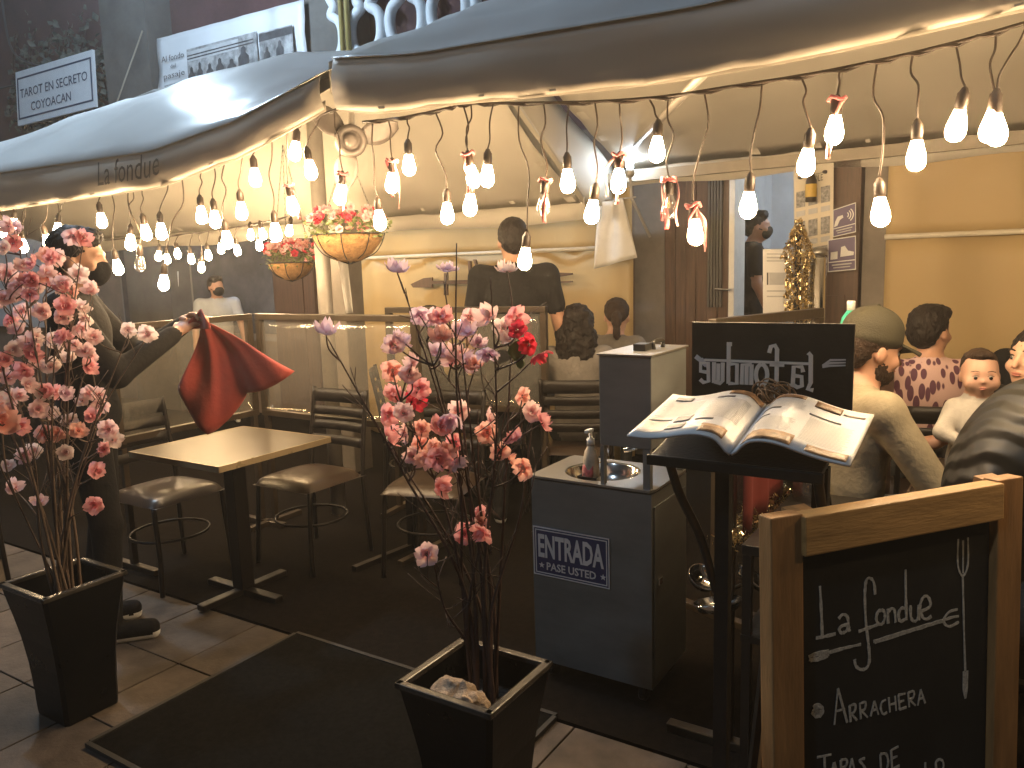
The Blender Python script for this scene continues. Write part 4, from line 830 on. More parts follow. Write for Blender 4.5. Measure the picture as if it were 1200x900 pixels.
CF = [(465, 318, 'p_lilac', U_), (525, 316, 'p_lilac', U_), (594, 317, 'p_white', U_), (503, 374, 'p_lilac'), (470, 398, 'p_lilac'), (462, 404, 'p_pale'), (492, 370, 'p_lilac'), (517, 372, 'p_pink'), (519, 388, 'p_pale'), (551, 371, 'p_pale'), (547, 390, 'p_lilac'), (538, 388, 'p_pale'), (560, 404, 'p_lilac'),
      (572, 414, 'p_lilac'), (514, 413, 'p_lilac'), (536, 412, 'p_pale'), (558, 430, 'p_coral'), (460, 434, 'p_coral'), (483, 427, 'p_pale'), (491, 455, 'p_pink'), (604, 372, 'p_pink'), (590, 385, 'p_white'), (606, 387, 'p_red'), (598, 397, 'p_white'), (620, 404, 'p_red'), (631, 416, 'p_red'),
      (461, 462, 'p_pink'), (486, 472, 'p_red'), (455, 487, 'p_pink'), (473, 484, 'p_pale'), (456, 511, 'p_pink'), (475, 508, 'p_pale'), (494, 503, 'p_coral'), (493, 520, 'p_coral'), (515, 500, 'p_pink'), (528, 490, 'p_lilac'), (538, 484, 'p_pale'), (512, 502, 'p_pink'), (534, 518, 'p_pink'), (484, 535, 'p_pale'), (499, 537, 'p_coral'), (513, 537, 'p_pink'), (527, 537, 'p_pink'), (533, 543, 'p_pale'), (509, 526, 'p_coral'), (522, 530, 'p_coral'),
      (574, 491, 'p_pale'), (571, 507, 'p_coral'), (612, 464, 'p_coral'), (623, 483, 'p_pale'), (636, 496, 'p_pink'), (602, 513, 'p_pink'), (586, 530, 'p_coral'), (598, 539, 'p_coral'), (613, 549, 'p_coral'), (516, 570, 'p_pink'), (561, 604, 'p_pink'), (544, 626, 'p_pink'), (565, 624, 'p_pink'), (500, 650, 'p_pale'), (382, 390, 'p_lilac', U_), (516, 395, 'p_coral'), (480, 440, 'p_pale'), (560, 612, 'p_coral'), (572, 372, 'p_pale'), (530, 425, 'p_pale'), (545, 425, 'p_lilac')]
blossom_plant('blossom_branches', 'artificial pink cherry blossom branches beside the hand-wash station', V(PC.x+0.02, PC.y+0.02, 0.40), [(535, 285), (470, 330), (520, 330), (575, 325), (600, 380), (625, 480), (470, 470), (455, 520), (560, 480), (383, 395), (508, 655), (540, 400), (590, 520), (500, 400)], CF, PC.y+0.0, 0.09, 3, 'stem', 70)
# the leaf of the red spray
lf = bpy.data.objects['blossom_branches']; lp = at(607, 411, PC.y-0.03)
MB().grid(lambda a, b: lp+V((a-0.5)*0.05*math.sin(math.pi*(0.1+0.85*b)), 0.01*math.sin(a*3), -0.025+0.05*b), 5, 6, 0.001).build('leaf', 'leaf', lf, True, world=True)
MB().grid(lambda a, b: lp+V(0.005+(a-0.5)*0.022*math.sin(math.pi*(0.1+0.85*b)), 0.005, -0.045+0.028*b), 4, 4, 0.001).build('leaf', 'leaf', lf, True, world=True)
LF0 = [(97, 280), (86, 277), (92, 322), (56, 325), (63, 331), (74, 331), (44, 336), (20, 335), (81, 342), (106, 340), (50, 366), (72, 371), (96, 360), (101, 373), (10, 265), (5, 290), (15, 285), (28, 312), (40, 309), (25, 365), (20, 346), (20, 386), (43, 395), (93, 385), (110, 395), (73, 402), (86, 405), (100, 412), (106, 419), (5, 421), (38, 415), (28, 435), (10, 443), (22, 464), (13, 465), (33, 451), (50, 460), (60, 485), (45, 480), (105, 460), (96, 470), (107, 487), (82, 493), (92, 505), (52, 507), (68, 507), (77, 530), (127, 503), (132, 515), (122, 527), (40, 528), (31, 533), (113, 551), (110, 592), (46, 587), (15, 571), (9, 546), (116, 462), (60, 398), (30, 400), (12, 375), (35, 345), (66, 302), (30, 330), (55, 300), (75, 355), (8, 320), (5, 350), (15, 410), (60, 430), (80, 420), (105, 430), (118, 475), (62, 460), (25, 500), (8, 480)]
rr = random.Random(5)
LF = [(x, y, rr.choice(['p_pale']*5+['p_white']*3+['p_pink']*2+['p_coral'] if y < 430 else ['p_pale']*3+['p_white']*2+['p_pink']*3+['p_coral']*3)) for x, y in LF0] + [(rr.uniform(-70, 80), rr.uniform(265, 470), rr.choice(['p_pale', 'p_white', 'p_pale', 'p_pink', 'p_lilac'])) for _ in range(46)] + [(150, 387, 'p_white'), (172, 391, 'p_white')]
blossom_plant('blossom_branches', 'artificial pale pink cherry blossom branches in front of the waiter with red cloth', V(PL.x, PL.y, 0.40), [(97, 285), (20, 270), (55, 300), (-30, 290), (85, 340), (5, 330), (110, 395), (120, 480), (40, 400), (15, 450), (65, 390), (172, 395), (150, 392), (-50, 380)], LF, PL.y, 0.13, 11, 'stempale', 90, fscale=1.05)
bp_ = [o for o in bpy.data.objects if o.name.startswith('blossom_branches')][-1]
for (px, py, s_, kd) in ((2, 497, 1.9, 'p_coral'), (-12, 478, 1.5, 'p_pale')):
    fp = at(px, py, PL.y-0.22); o = bpy.data.objects.new('blossom', FM[kd][2]); COL.objects.link(o); o.parent = bp_; o.location = fp-WM[bp_.name].translation; o.rotation_euler = V(0.6, -0.6, 0.5).to_track_quat('Z', 'Y').to_euler(); o.scale = (s_, s_, s_)
    MB().tube(bez([fp, fp+V(-0.03, 0.04, -0.15), WM[bp_.name].translation+V(-0.12, 0, 0.35), WM[bp_.name].translation], 5), 0.003, 5).build('branch', 'stempale', bp_, True, world=True)
rg_ = sdf_mesh('crumpled_rag', [('e', ((-0.055, -0.045, 0.435), (0.068, 0.055, 0.062), None), 0), ('e', ((-0.02, -0.07, 0.44), (0.055, 0.042, 0.050), None), 0), ('e', ((-0.08, -0.02, 0.43), (0.045, 0.055, 0.055), None), 0)], 0.006, 0.02, ['rag'], None, 0.016, 38)
rg_.location = (PC.x, PC.y, 0); tag(rg_, 'crumpled beige rag stuffed into the planter at the branch foot', 'cloth')
# ============================================================= HAND-WASH STATION
P1 = atz(621, 775, 0.0); P2 = V(0.455, 2.57, 0)
hw = T('handwash_station', 'stainless steel hand-wash station with basin and raised water tank', 'wash station', P2, UANG)   # local: x<0 along front, y depth
Wd, Dp, HB = 0.47, 0.33, 0.775
MB().box((-Wd/2, 0.006, 0.075+(HB-0.075)/2), (Wd, 0.012, HB-0.075)).box((-Wd/2, Dp-0.006, 0.075+(HB-0.075)/2), (Wd, 0.012, HB-0.075)).box((-Wd+0.006, Dp/2, 0.075+(HB-0.075)/2), (0.0118, Dp-0.0242, HB-0.0752)).box((-0.006, Dp/2, 0.075+(HB-0.075)/2), (0.0118, Dp-0.0242, HB-0.0752)).box((-Wd/2, Dp/2, 0.09), (Wd-0.03, Dp-0.03, 0.02)).build('cabinet', 'steel_dull', hw)
def wtop(a, b):
    an = 2*math.pi*a; c_, s_ = math.cos(an), math.sin(an); cx, cy0 = -0.26, 0.165; hx0, hx1, hy0, hy1 = -Wd-0.006-cx, 0.006-cx, -0.006-cy0, Dp+0.006-cy0
    k = min((hx1/c_ if c_ > 1e-6 else 1e9), (hx0/c_ if c_ < -1e-6 else 1e9), (hy1/s_ if s_ > 1e-6 else 1e9), (hy0/s_ if s_ < -1e-6 else 1e9)); r = 0.139*(1-b)+k*b
    return V(cx+c_*r, cy0+s_*r, HB+0.008)
tp = MB().grid(wtop, 64, 1, 0.008).build('worktop', 'steel', hw)
MB().lathe([(0.001, -0.085), (0.062, -0.083), (0.11, -0.066), (0.130, -0.03), (0.137, 0.0), (0.143, 0.006), (0.152, 0.006), (0.155, 0.001)], 36, (-0.26, 0.165, HB+0.008), cap=False).build('basin', 'chrome', hw, True)
MB().box((-0.095, Dp/2, 1.085), (0.19, Dp-0.004, 0.31), bev=0.004).build('water_tank', 'steel_dull', hw)
MB().box((-0.095, Dp/2, 1.2445), (0.202, Dp+0.01, 0.007), bev=0.002).build('tank_lid', 'steel', hw)
lid = MB().tube(bez([(-0.06, 0.17, 1.248), (-0.06, 0.17, 1.272), (-0.06, 0.25, 1.272), (-0.06, 0.25, 1.248)], 5), 0.008, 8).build('lid_handle', 'blackmetal', hw, True)
MB().box((-0.085, 0.13, 1.26), (0.045, 0.06, 0.024), bev=0.003).build('filler_cap', 'blackmetal', hw)
for x in (-0.182, -0.018): MB().box((x, 0.014, 0.856), (0.026 if x > -0.1 else 0.014, 0.022, 0.146)).build('tank_post', 'steel_dull', hw)
MB().box((-0.012, Dp-0.02, 0.856), (0.022, 0.03, 0.146)).build('tank_post', 'steel_dull', hw)
MB().tube(bez([(-0.12, 0.16, 0.925), (-0.12, 0.16, 0.90), (-0.15, 0.16, 0.885), (-0.17, 0.16, 0.88)], 5), 0.009, 8).build('tap', 'chrome', hw, True)
for x in (-Wd+0.05, -0.05):
    for y in (0.05, Dp-0.05): MB().lathe([(0.03, -0.012), (0.034, -0.006), (0.034, 0.006), (0.03, 0.012)], 14, (x, y, 0.036), (1, 0, 0)).box((x, y, 0.062), (0.03, 0.03, 0.028)).build('caster', 'blackmetal', hw)
dr = MB().box((0.0035, Dp/2, 0.42), (0.005, Dp-0.03, 0.62), bev=0.0015).build('side_door', 'steel_dull', hw)
MB().box((0.010, 0.05, 0.46), (0.01, 0.03, 0.022), bev=0.002).build('latch', 'chrome', dr)
def hwq(x0, z0, x1, z1, lift=0.0): 
    W = WM[hw.name]; return [W @ V(x0, -lift, z1), W @ V(x1, -lift, z1), W @ V(x1, -lift, z0), W @ V(x0, -lift, z0)]
eq = hwq(-0.465, 0.415, -0.155, 0.60, 0.004)
es = T('entrance_sign', 'navy entrance sign with white capitals stuck on the hand-wash station', 'sign', on(eq, 0.5, 1), UANG)
flat('plate', 'navy', eq, 0.003, es)
for a in ((0.0, 0.0, 1, 0.022), (0, 0.978, 1, 1), (0, 0.022, 0.014, 0.978), (0.986, 0.022, 1, 0.978), (0.03, 0.05, 0.97, 0.07), (0.03, 0.93, 0.97, 0.95), (0.03, 0.07, 0.042, 0.93), (0.958, 0.07, 0.97, 0.93)): flat('border', 'signwhite', sub(eq, *a, 0.0015), 0.001, es)
ptext(eq, 'ENTRADA', 0.07, 0.93, 0.60, 0.47, 'signwhite', es, 0.002, 0.028); ptext(eq, 'PASE USTED', 0.18, 0.83, 0.86, 0.16, 'signwhite', es, 0.002, 0.02)
def star(cx, cy_, r): return [(cx+(r if k % 2 == 0 else r*0.42)*math.sin(k*math.pi/5), cy_+(r if k % 2 == 0 else r*0.42)*math.cos(k*math.pi/5)) for k in range(10)]
for cx in (0.035, 0.285): MB().prism(star(cx, 0.04, 0.012), eq[3]+UV*0+V(0, 0, 0)-VV*0.0015, UV, V(0, 0, 1), 0.001).build('star', 'signwhite', es, world=True)
# soap bottle in its dark cup
W_ = WM[hw.name]
cp = W_ @ V(-0.262, 0.075, HB-0.052); bo = T('soap_cup', 'small dark square cup standing in the steel basin', 'cup', cp, UANG)
mbc = MB(); vs = []
for h, w_ in ((0, 0.026), (0.075, 0.038), (0.075, 0.035), (0.006, 0.024)): vs += [V(x*w_, y*w_, h) for x, y in ((-1, -1), (1, -1), (1, 1), (-1, 1))]
mbc.add(vs, [(i*4+k, i*4+(k+1) % 4, i*4+4+(k+1) % 4, i*4+4+k) for i in range(3) for k in range(4)]+[(3, 2, 1, 0), (12, 13, 14, 15)]); mbc.build('cup', 'blackmetal', bo)
sbz = T('soap_bottle', 'clear pump soap bottle with floral label standing in the dark cup', 'bottle', cp+V(0, 0, 0.008), UANG)
MB().lathe([(0.022, 0), (0.028, 0.004), (0.031, 0.06), (0.029, 0.12), (0.022, 0.155), (0.014, 0.168), (0.012, 0.178)], 16).build('bottle', 'soaplabel', sbz, True)
MB().lathe([(0.0145, 0.176), (0.0145, 0.20), (0.006, 0.203), (0.006, 0.225)], 12).build('collar', 'white', sbz, True)
MB().box((0, -0.012, 0.23), (0.016, 0.044, 0.012), bev=0.003).build('pump_head', 'white', sbz)
MB().grid(lambda a, b: V(0.0315*math.sin((a-0.6)*1.8), -0.0315*math.cos((a-0.6)*1.8), 0.06+0.04*b-0.01*math.cos(a*9)), 8, 3, 0.0006).build('flower_print', 'ribbon', sbz, True)
lw = [W_ @ V(x, y, HB+0.0105) for x, y in ((-0.16, 0.10), (-0.03, 0.10), (-0.03, 0.01), (-0.16, 0.01))]
tag(flat('leaflet', 'paper', lw, 0.001), 'white printed leaflet lying under the water tank', 'leaflet')
# ============================================================= MENU STAND, BLACK SIGN, OPEN MENU
BO = V(0.235, 1.63, 1.17)                                   # front-left corner of the open menu
ms = T('menu_stand', 'black metal menu stand with curved braces and a tall lettered board', 'stand', (BO.x+0.22*UV.x+0.12*VV.x, BO.y+0.22*UV.y+0.12*VV.y, 0), UANG)   # local centre of shelf
SH = 1.165
sh_rot = Matrix.Rotation(0.19, 3, 'X')
MB().box((0.0, 0.01, SH+0.004), (0.34, 0.24, 0.012), sh_rot, bev=0.003).build('shelf', 'blackmetal', ms); MB().box((0.0, -0.112, SH-0.022), (0.35, 0.012, 0.022), bev=0.003).build('shelf_lip', 'blackmetal', ms)
for sx in (-1, 1):
    lx_ = -0.045 if sx < 0 else 0.15; MB().box((lx_, -0.01, (SH-0.02)/2), (0.030, 0.026, SH-0.03)).build('leg', 'blackmetal', ms); MB().box((lx_, 0, 0.012), (0.034, 0.30, 0.02)).build('foot', 'blackmetal', ms)
    MB().tube(bez([(lx_+sx*0.085 if sx < 0 else 0.162, -0.10, SH-0.03), (lx_+sx*0.07 if sx < 0 else 0.17, -0.08, SH-0.10), (lx_+sx*0.04, -0.04, SH-0.20), (lx_+sx*0.014, -0.01, SH-0.33)], 6), 0.010, 8).build('brace', 'blackmetal', ms, True)
    pass
MB().box((0.0525, -0.01, 0.3), (0.163, 0.016, 0.016)).build('stretcher', 'blackmetal', ms)
# lettered board behind the menu
WMs = WM[ms.name]; MSI = WMs.inverted()
sq = [at(811, 380, 1.98), at(1002, 377, 1.78), at(1002, 378, 1.78)-V(0, 0, 0.235), at(811, 380, 1.98)-V(0, 0, 0.235)]
sq[1].z = sq[0].z = (sq[0].z+sq[1].z)/2; sq[2].z = sq[3].z = sq[0].z-0.235
bdp = flat('lettered_board', 'blackmetal', sq, 0.008, ms)
sW = (sq[1]-sq[0]).length; sax = (sq[1]-sq[0]).normalized()
for x in (0.12, 0.88): MB().bar(on(sq, x, 0.6, -0.012), on(sq, x, 1.0, -0.012)-V(0, 0, 0.02), 0.015).build('board_stay', 'blackmetal', ms, world=True)
def mirr(mb, strokes, w_, x0, y0, sx, sy):
    for s_ in strokes: mb.ribbon([(x0-a*sx, y0+b*sy) for a, b in s_], w_, on(sq, 0, 1, 0.0015), sax, V(0, 0, 1), 0.003)
LOGO = {'l': (0.35, [[(0.22, 1.35), (0.12, 1.25), (0.1, 0.2), (0.2, -0.05), (0.0, -0.08)]]),
        'a': (0.62, [[(0.05, 0.6), (0.1, 0.8), (0.4, 0.8), (0.42, 0.0)], [(0.42, 0.45), (0.1, 0.42), (0.08, 0.06), (0.25, 0.0), (0.42, 0.1)], [(0.42, 0.0), (0.55, 0.02), (0.56, 0.12)]]),
        'f': (0.6, [[(0.58, 1.3), (0.52, 1.55), (0.36, 1.6), (0.28, 1.45), (0.28, -0.4)], [(0.12, -0.4), (0.44, -0.4)], [(0.0, 0.85), (0.55, 0.85)]]),
        'o': (0.62, [arc(0.28, 0.42, 0.22, 0.42, 90, 450, 16)]), 'n': (0.6, [[(0.08, 0.0), (0.08, 0.82)], [(0.08, 0.8), (0.44, 0.8), (0.46, 0.0)], [(0.27, 0.78), (0.27, 0.0)]]),
        'd': (0.6, [[(0.42, 1.6), (0.42, 0.0)], [(0.42, 0.8), (0.08, 0.8), (0.08, 0.02), (0.42, 0.02)], [(0.3, 1.6), (0.5, 1.6)]]),
        'u': (0.6, [[(0.08, 0.85), (0.08, 0.1), (0.18, 0.0), (0.42, 0.06)], [(0.44, 0.85), (0.44, 0.0)], [(0.26, 0.8), (0.26, 0.1)]]), 'e': (0.5, [[(0.08, 0.42), (0.42, 0.46), (0.42, 0.8), (0.1, 0.82), (0.08, 0.05), (0.3, 0.0), (0.44, 0.12)]])}
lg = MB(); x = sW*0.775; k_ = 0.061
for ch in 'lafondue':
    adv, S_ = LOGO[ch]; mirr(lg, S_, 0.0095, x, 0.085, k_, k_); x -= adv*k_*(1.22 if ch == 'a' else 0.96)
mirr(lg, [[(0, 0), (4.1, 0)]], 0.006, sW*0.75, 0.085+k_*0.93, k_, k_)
lg.build('cut_lettering', 'cutout_light', bdp, world=True)  # raised pale strokes stand in for light showing through the cut letters
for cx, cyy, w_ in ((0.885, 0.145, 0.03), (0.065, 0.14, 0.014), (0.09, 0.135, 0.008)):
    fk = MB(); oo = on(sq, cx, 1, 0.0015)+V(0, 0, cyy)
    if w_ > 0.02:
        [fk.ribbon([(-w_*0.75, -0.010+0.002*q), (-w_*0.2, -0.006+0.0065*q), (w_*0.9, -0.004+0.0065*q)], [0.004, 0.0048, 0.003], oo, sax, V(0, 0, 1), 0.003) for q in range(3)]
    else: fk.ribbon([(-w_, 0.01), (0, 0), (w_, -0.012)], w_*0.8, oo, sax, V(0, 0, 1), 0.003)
    fk.build('cut_cutlery', 'signwhite', bdp, world=True)  # pale strips in place of light through the cut cutlery shapes
# open menu: two curved page blocks
mn = T('open_menu', 'open glossy menu with photographs of dishes lying on the black stand', 'menu', BO, UANG)
PWD, PDP = 0.222, 0.262
def page_z(a, side):       # a: 0 at the spine .. 1 outer edge
    return 0.022*math.exp(-((a-0.30)/0.34)**2) + 0.006*(1-a) - 0.022*math.exp(-(a/0.09)**2) + (0.012*a**3 if side < 0 else -0.004*a)
def page(side, a, b, lift=0.0):
    x = PWD + side*PWD*a*(0.985); return V(x, PDP*b, 0.010+page_z(a, side)+0.05*b+lift + 0.003*math.sin(3*a+2*b))
for side in (-1, 1):
    f = (lambda a, b, s=side: page(s, a if s > 0 else 1-a, b))
    pg = MB().grid(f, 24, 6, 0.005).build('page_block', 'paper', mn, True)
    def patch(name, m, a0, a1, b0, b1, lift=0.0012):
        MB().grid(lambda a, b: page(side, (a0+(a1-a0)*a) if side > 0 else (a1-(a1-a0)*a), b0+(b1-b0)*b, lift), 8, 3, 0.0004).build(name, m, pg, True)
    if side < 0:
        for z in (("photo", 'greyprint', 0.72, 0.90, 0.84, 0.93), ("photo", 'greyprint', 0.52, 0.68, 0.30, 0.44), ("photo", 'greyprint', 0.52, 0.70, 0.14, 0.26), ("photo", 'foodprint', 0.10, 0.34, 0.05, 0.20), ("photo", 'foodprint', 0.02, 0.35, 0.90, 0.99), ("heading", 'ink', 0.26, 0.44, 0.82, 0.85), ("heading", 'ink', 0.28, 0.46, 0.30, 0.325), ("heading", 'inkgrey', 0.72, 0.96, 0.36, 0.395)): patch(*z)
        cols = ((0.54, 0.95, 0.46, 0.8), (0.08, 0.46, 0.36, 0.78), (0.72, 0.95, 0.1, 0.33))
    else:
        for z in (("photo", 'foodprint', 0.50, 0.74, 0.84, 0.97), ("photo", 'foodprint', 0.08, 0.50, 0.02, 0.20), ("photo", 'foodprint', 0.62, 0.96, 0.02, 0.14), ("photo", 'foodprint', 0.03, 0.4, 0.91, 0.98), ("heading", 'ink', 0.06, 0.24, 0.66, 0.685), ("heading", 'ink', 0.05, 0.18, 0.50, 0.525), ("heading", 'ink', 0.50, 0.78, 0.66, 0.685), ("heading", 'foodprint', 0.76, 0.95, 0.86, 0.89)): patch(*z)
        cols = ((0.08, 0.44, 0.24, 0.47), (0.52, 0.92, 0.18, 0.62), (0.08, 0.44, 0.7, 0.88))
    for (a0, a1, b0, b1) in cols:
        tb = MB(); b = b0
        while b < b1:
            e = a1-random.uniform(0, 0.12)*(a1-a0); tb.grid(lambda p, q: page(side, (a0+(e-a0)*p) if side > 0 else (e-(e-a0)*p), b+0.008*q, 0.0011), 6, 1); b += 0.022
        tb.build('text_lines', 'inkgrey', pg)
tw = MB()
for k in range(16):
    c = at(905+random.uniform(-12, 14), 463+random.uniform(-3, 4), 1.80); r = random.uniform(0.012, 0.032); e = Euler((random.uniform(0.6, 1.6), random.uniform(-0.5, 0.5), random.uniform(0, 3))).to_matrix()
    tw.tube([c+e @ V(r*1.5*math.cos(a), r*math.sin(a), 0.004*math.sin(3*a)) for a in [q*math.pi/7 for q in range(14)]], 0.0022, 5, closed=True)
tag(tw.build('twine_bundle', 'twine', None, True), 'tangle of brown twine behind the open menu', 'twine')
# ============================================================= A-FRAME CHALKBOARD
a0 = atz(898, 606, 1.11); a1 = atz(1193, 557, 1.11); axx = (a1-a0); ABW = axx.length; rzb = math.atan2(axx.y, axx.x)
ab = T('chalkboard_sign', 'wooden A-frame chalkboard with handwritten menu beside the menu stand', 'sandwich board', V(a0.x, a0.y, 0), rzb)
lean = 0.045; RL = Matrix.Rotation(-lean, 3, 'X')           # bottoms swing toward the viewer
top = V(0, 0, 1.11)
def bl(x, d, z): return V(x, 0, 1.11) + RL @ V(0, d, z-1.11)
def bbar(nm, m, x0, x1, z0, z1, d0, d1): MB().box(bl((x0+x1)/2, (d0+d1)/2, (z0+z1)/2), (x1-x0, d1-d0, z1-z0), RL, bev=0.003).build(nm, m, ab)
FW = 0.068
bbar('post', 'boardwood', 0, FW, 0.012, 1.11, -0.012, 0.022); bbar('post', 'boardwood', ABW-FW, ABW, 0.012, 1.11, -0.012, 0.022)
bbar('top_rail', 'boardrail', FW-0.004, ABW-FW+0.004, 1.11-0.075, 1.106, -0.022, 0.018); bbar('bottom_rail', 'boardrail', FW, ABW-FW, 0.13, 0.20, -0.010, 0.018)
bbar('slate', 'chalkboard', FW+0.001, ABW-FW-0.001, 0.19, 1.11-0.072, 0.004, 0.012)
RB = Matrix.Rotation(0.13, 3, 'X')
for x in (0.10, ABW-0.03): MB().box(V(x, 0.03, 1.10)+RB @ V(0, 0.01, -0.56), (0.05, 0.025, 1.12), RB).build('back_leg', 'boardwood', ab)
MB().box(V(ABW/2, 0.03, 1.10)+RB @ V(0, 0.012, -0.5), (ABW-0.12, 0.01, 0.85), RB).build('back_panel', 'chalkboard', ab)
# chalk writing: measured on the slate through the photo's own layout (slate fractions)
WA = WM[ab.name]; bo_ = WA @ bl(FW, 0.0034, 1.038); bax = (WA.to_3x3() @ V(1, 0, 0)); bay = (WA.to_3x3() @ (RL @ V(0, 0, 1))); SWD = ABW-2*FW
def chalkp(px, py):                                          # pixel -> slate coordinates
    nrm = bax.cross(bay).normalized(); d = ray(px, py); k = (bo_-V(0, 0, CAMZ)).dot(nrm)/d.dot(nrm); q = V(0, 0, CAMZ)+d*k-bo_; return (q.dot(bax), q.dot(bay))
def chalk(strokes, w_=0.0045, name='chalk_drawing'):
    mb = MB()
    for s_ in strokes:
        q = [chalkp(*p) for p in s_]
        if len(q) > 2: q = [(v.x, v.y) for v in bez([(a, b, 0) for a, b in q], 4)]
        mb.ribbon(q, [w_*random.uniform(0.7, 1.25) for _ in q], bo_, bax, bay, 0.0008)
    return mb.build(name, 'chalk', ab, world=True)
B = lambda x, y: (930+x/3.0, 600+y/3.0)
def S(*p): return [B(*q) for q in p]
chalk([S((92, 260), (97, 350), (100, 435)), S((78, 443), (110, 437), (147, 428)), S((158, 375), (172, 360), (188, 368), (193, 400), (196, 420)), S((190, 395), (170, 400), (160, 412), (168, 425), (185, 418), (192, 400)),
       S((286, 290), (282, 250), (270, 233), (255, 240), (250, 290), (253, 380), (262, 460), (266, 520), (256, 548), (235, 553), (218, 540), (214, 518)), S((228, 420), (255, 410), (298, 395)), S((310, 345), (296, 350), (290, 375), (298, 393), (312, 392), (320, 372), (318, 350), (308, 344)),
       S((330, 340), (332, 392)), S((331, 355), (342, 340), (354, 345), (358, 388)), S((393, 202), (394, 300), (396, 380)), S((394, 340), (378, 338), (368, 360), (374, 384), (392, 376)), S((410, 328), (412, 370), (424, 384), (436, 372), (438, 326)), S((438, 350), (442, 380)),
       S((446, 350), (480, 330), (472, 298), (455, 300), (444, 330), (452, 368), (468, 376), (484, 366))], 0.0058, 'chalk_lettering')
chalk([S((52, 508), (80, 497), (122, 488)), S((54, 518), (85, 514), (124, 500)), S((56, 506), (90, 502), (122, 494)), S((60, 522), (92, 518), (120, 506)), S((120, 495), (180, 478), (236, 465)), S((280, 455), (380, 424), (470, 396), (530, 378)), S((285, 458), (380, 428), (470, 400), (532, 382)), S((576, 342), (548, 350), (530, 372), (530, 392), (550, 402), (580, 386)), S((532, 378), (556, 370), (580, 366))], 0.0055)
chalk([S((578, 95), (576, 170), (582, 208), (594, 224), (606, 208), (613, 170), (612, 90)), S((595, 100), (595, 215)), S((594, 224), (598, 400), (603, 560)), S((597, 560), (597, 620), (603, 655)), S((610, 558), (609, 620), (603, 655)), S((603, 562), (603, 640)), S((597, 575), (609, 590)), S((597, 600), (609, 612))], 0.0042)
chalk([S((70, 690), (85, 680), (98, 690), (95, 710), (78, 716), (70, 700), (90, 695), (80, 705)), S((76, 685), (92, 705)), S((72, 708), (98, 690))], 0.010)
chalk([S((143, 748), (155, 620)), S((155, 620), (188, 740)), S((148, 700), (180, 692)), S((196, 680), (200, 738)), S((196, 682), (216, 676), (214, 700), (200, 708)), S((202, 708), (222, 732)), S((232, 672), (236, 728)), S((232, 674), (252, 668), (250, 692), (236, 698)), S((240, 700), (260, 722)),
       S((270, 718), (284, 664)), S((284, 664), (298, 712)), S((275, 698), (294, 692)), S((324, 660), (310, 668), (306, 690), (314, 710), (328, 704)), S((334, 652), (338, 704)), S((356, 646), (360, 698)), S((336, 678), (358, 672)), S((368, 642), (372, 694)), S((368, 643), (392, 638)), S((370, 668), (388, 662)), S((372, 694), (396, 686)), S((402, 634), (406, 686)), S((402, 635), (422, 630), (420, 652), (406, 658)), S((408, 660), (428, 680)), S((436, 680), (446, 624)), S((446, 624), (462, 672)), S((440, 658), (458, 652))], 0.0042, 'chalk_lettering')
chalk([S((82, 862), (132, 852)), S((108, 857), (110, 930)), S((132, 935), (142, 880)), S((142, 880), (156, 930)), S((165, 872), (168, 930)), S((165, 873), (186, 870), (184, 892), (168, 898)), S((192, 930), (204, 866)), S((204, 866), (218, 925)), S((250, 866), (232, 872), (246, 892), (250, 908), (230, 918)),
       ], 0.0048, 'chalk_lettering')
chalk([S((304, 852), (308, 920)), S((304, 852), (324, 850), (332, 876), (326, 904), (308, 916)), S((342, 836), (346, 905)), S((342, 837), (368, 824)), S((344, 866), (364, 858)), S((346, 903), (372, 892)), ], 0.0048, 'chalk_lettering')
chalk([S((462, 880), (464, 930)), S((512, 868), (500, 880), (502, 905), (514, 912), (526, 898), (524, 876), (512, 868))], 0.0048, 'chalk_lettering')
# ============================================================= PEOPLE
def hand_prims(wr_, d, up, mi, s=1.0, curl=0.5, thumb=1):
    """wrist, pointing direction, back-of-hand direction; returns capsules: palm, four bent fingers, thumb"""
    d = Vector(d).normalized(); up = Vector(up); up = (up-d*up.dot(d)).normalized(); sd = d.cross(up)*thumb; wr_ = Vector(wr_); P = []
    pc = wr_+d*0.045*s; kn = wr_+d*0.085*s
    P.append(('e', (pc, (0.052*s, 0.040*s, 0.016*s), Matrix((d, sd, up)).transposed()), mi, 0.01))
    for i, (off, L) in enumerate(((0.030, 0.072), (0.010, 0.080), (-0.010, 0.074), (-0.029, 0.058))):
        b = kn+sd*off*s-d*0.008*s; m1 = b+(d*math.cos(curl)-up*math.sin(curl))*L*0.5*s; e = m1+(d*math.cos(curl*2.3)-up*math.sin(curl*2.3))*L*0.5*s
        P += [('c', (b, m1, 0.0095*s, 0.0088*s), mi, 0.004), ('c', (m1, e, 0.0088*s, 0.0075*s), mi, 0.004)]
    tb = wr_+d*0.025*s+sd*0.032*s; t1 = tb+(d*0.6+sd*0.6-up*0.35)*0.035*s; t2 = t1+(d*0.9-up*0.5)*0.03*s
    P += [('c', (tb, t1, 0.012*s, 0.010*s), mi, 0.006), ('c', (t1, t2, 0.010*s, 0.0085*s), mi, 0.004)]
    return P
def Rz(a): return Matrix.Rotation(a, 3, 'Z')
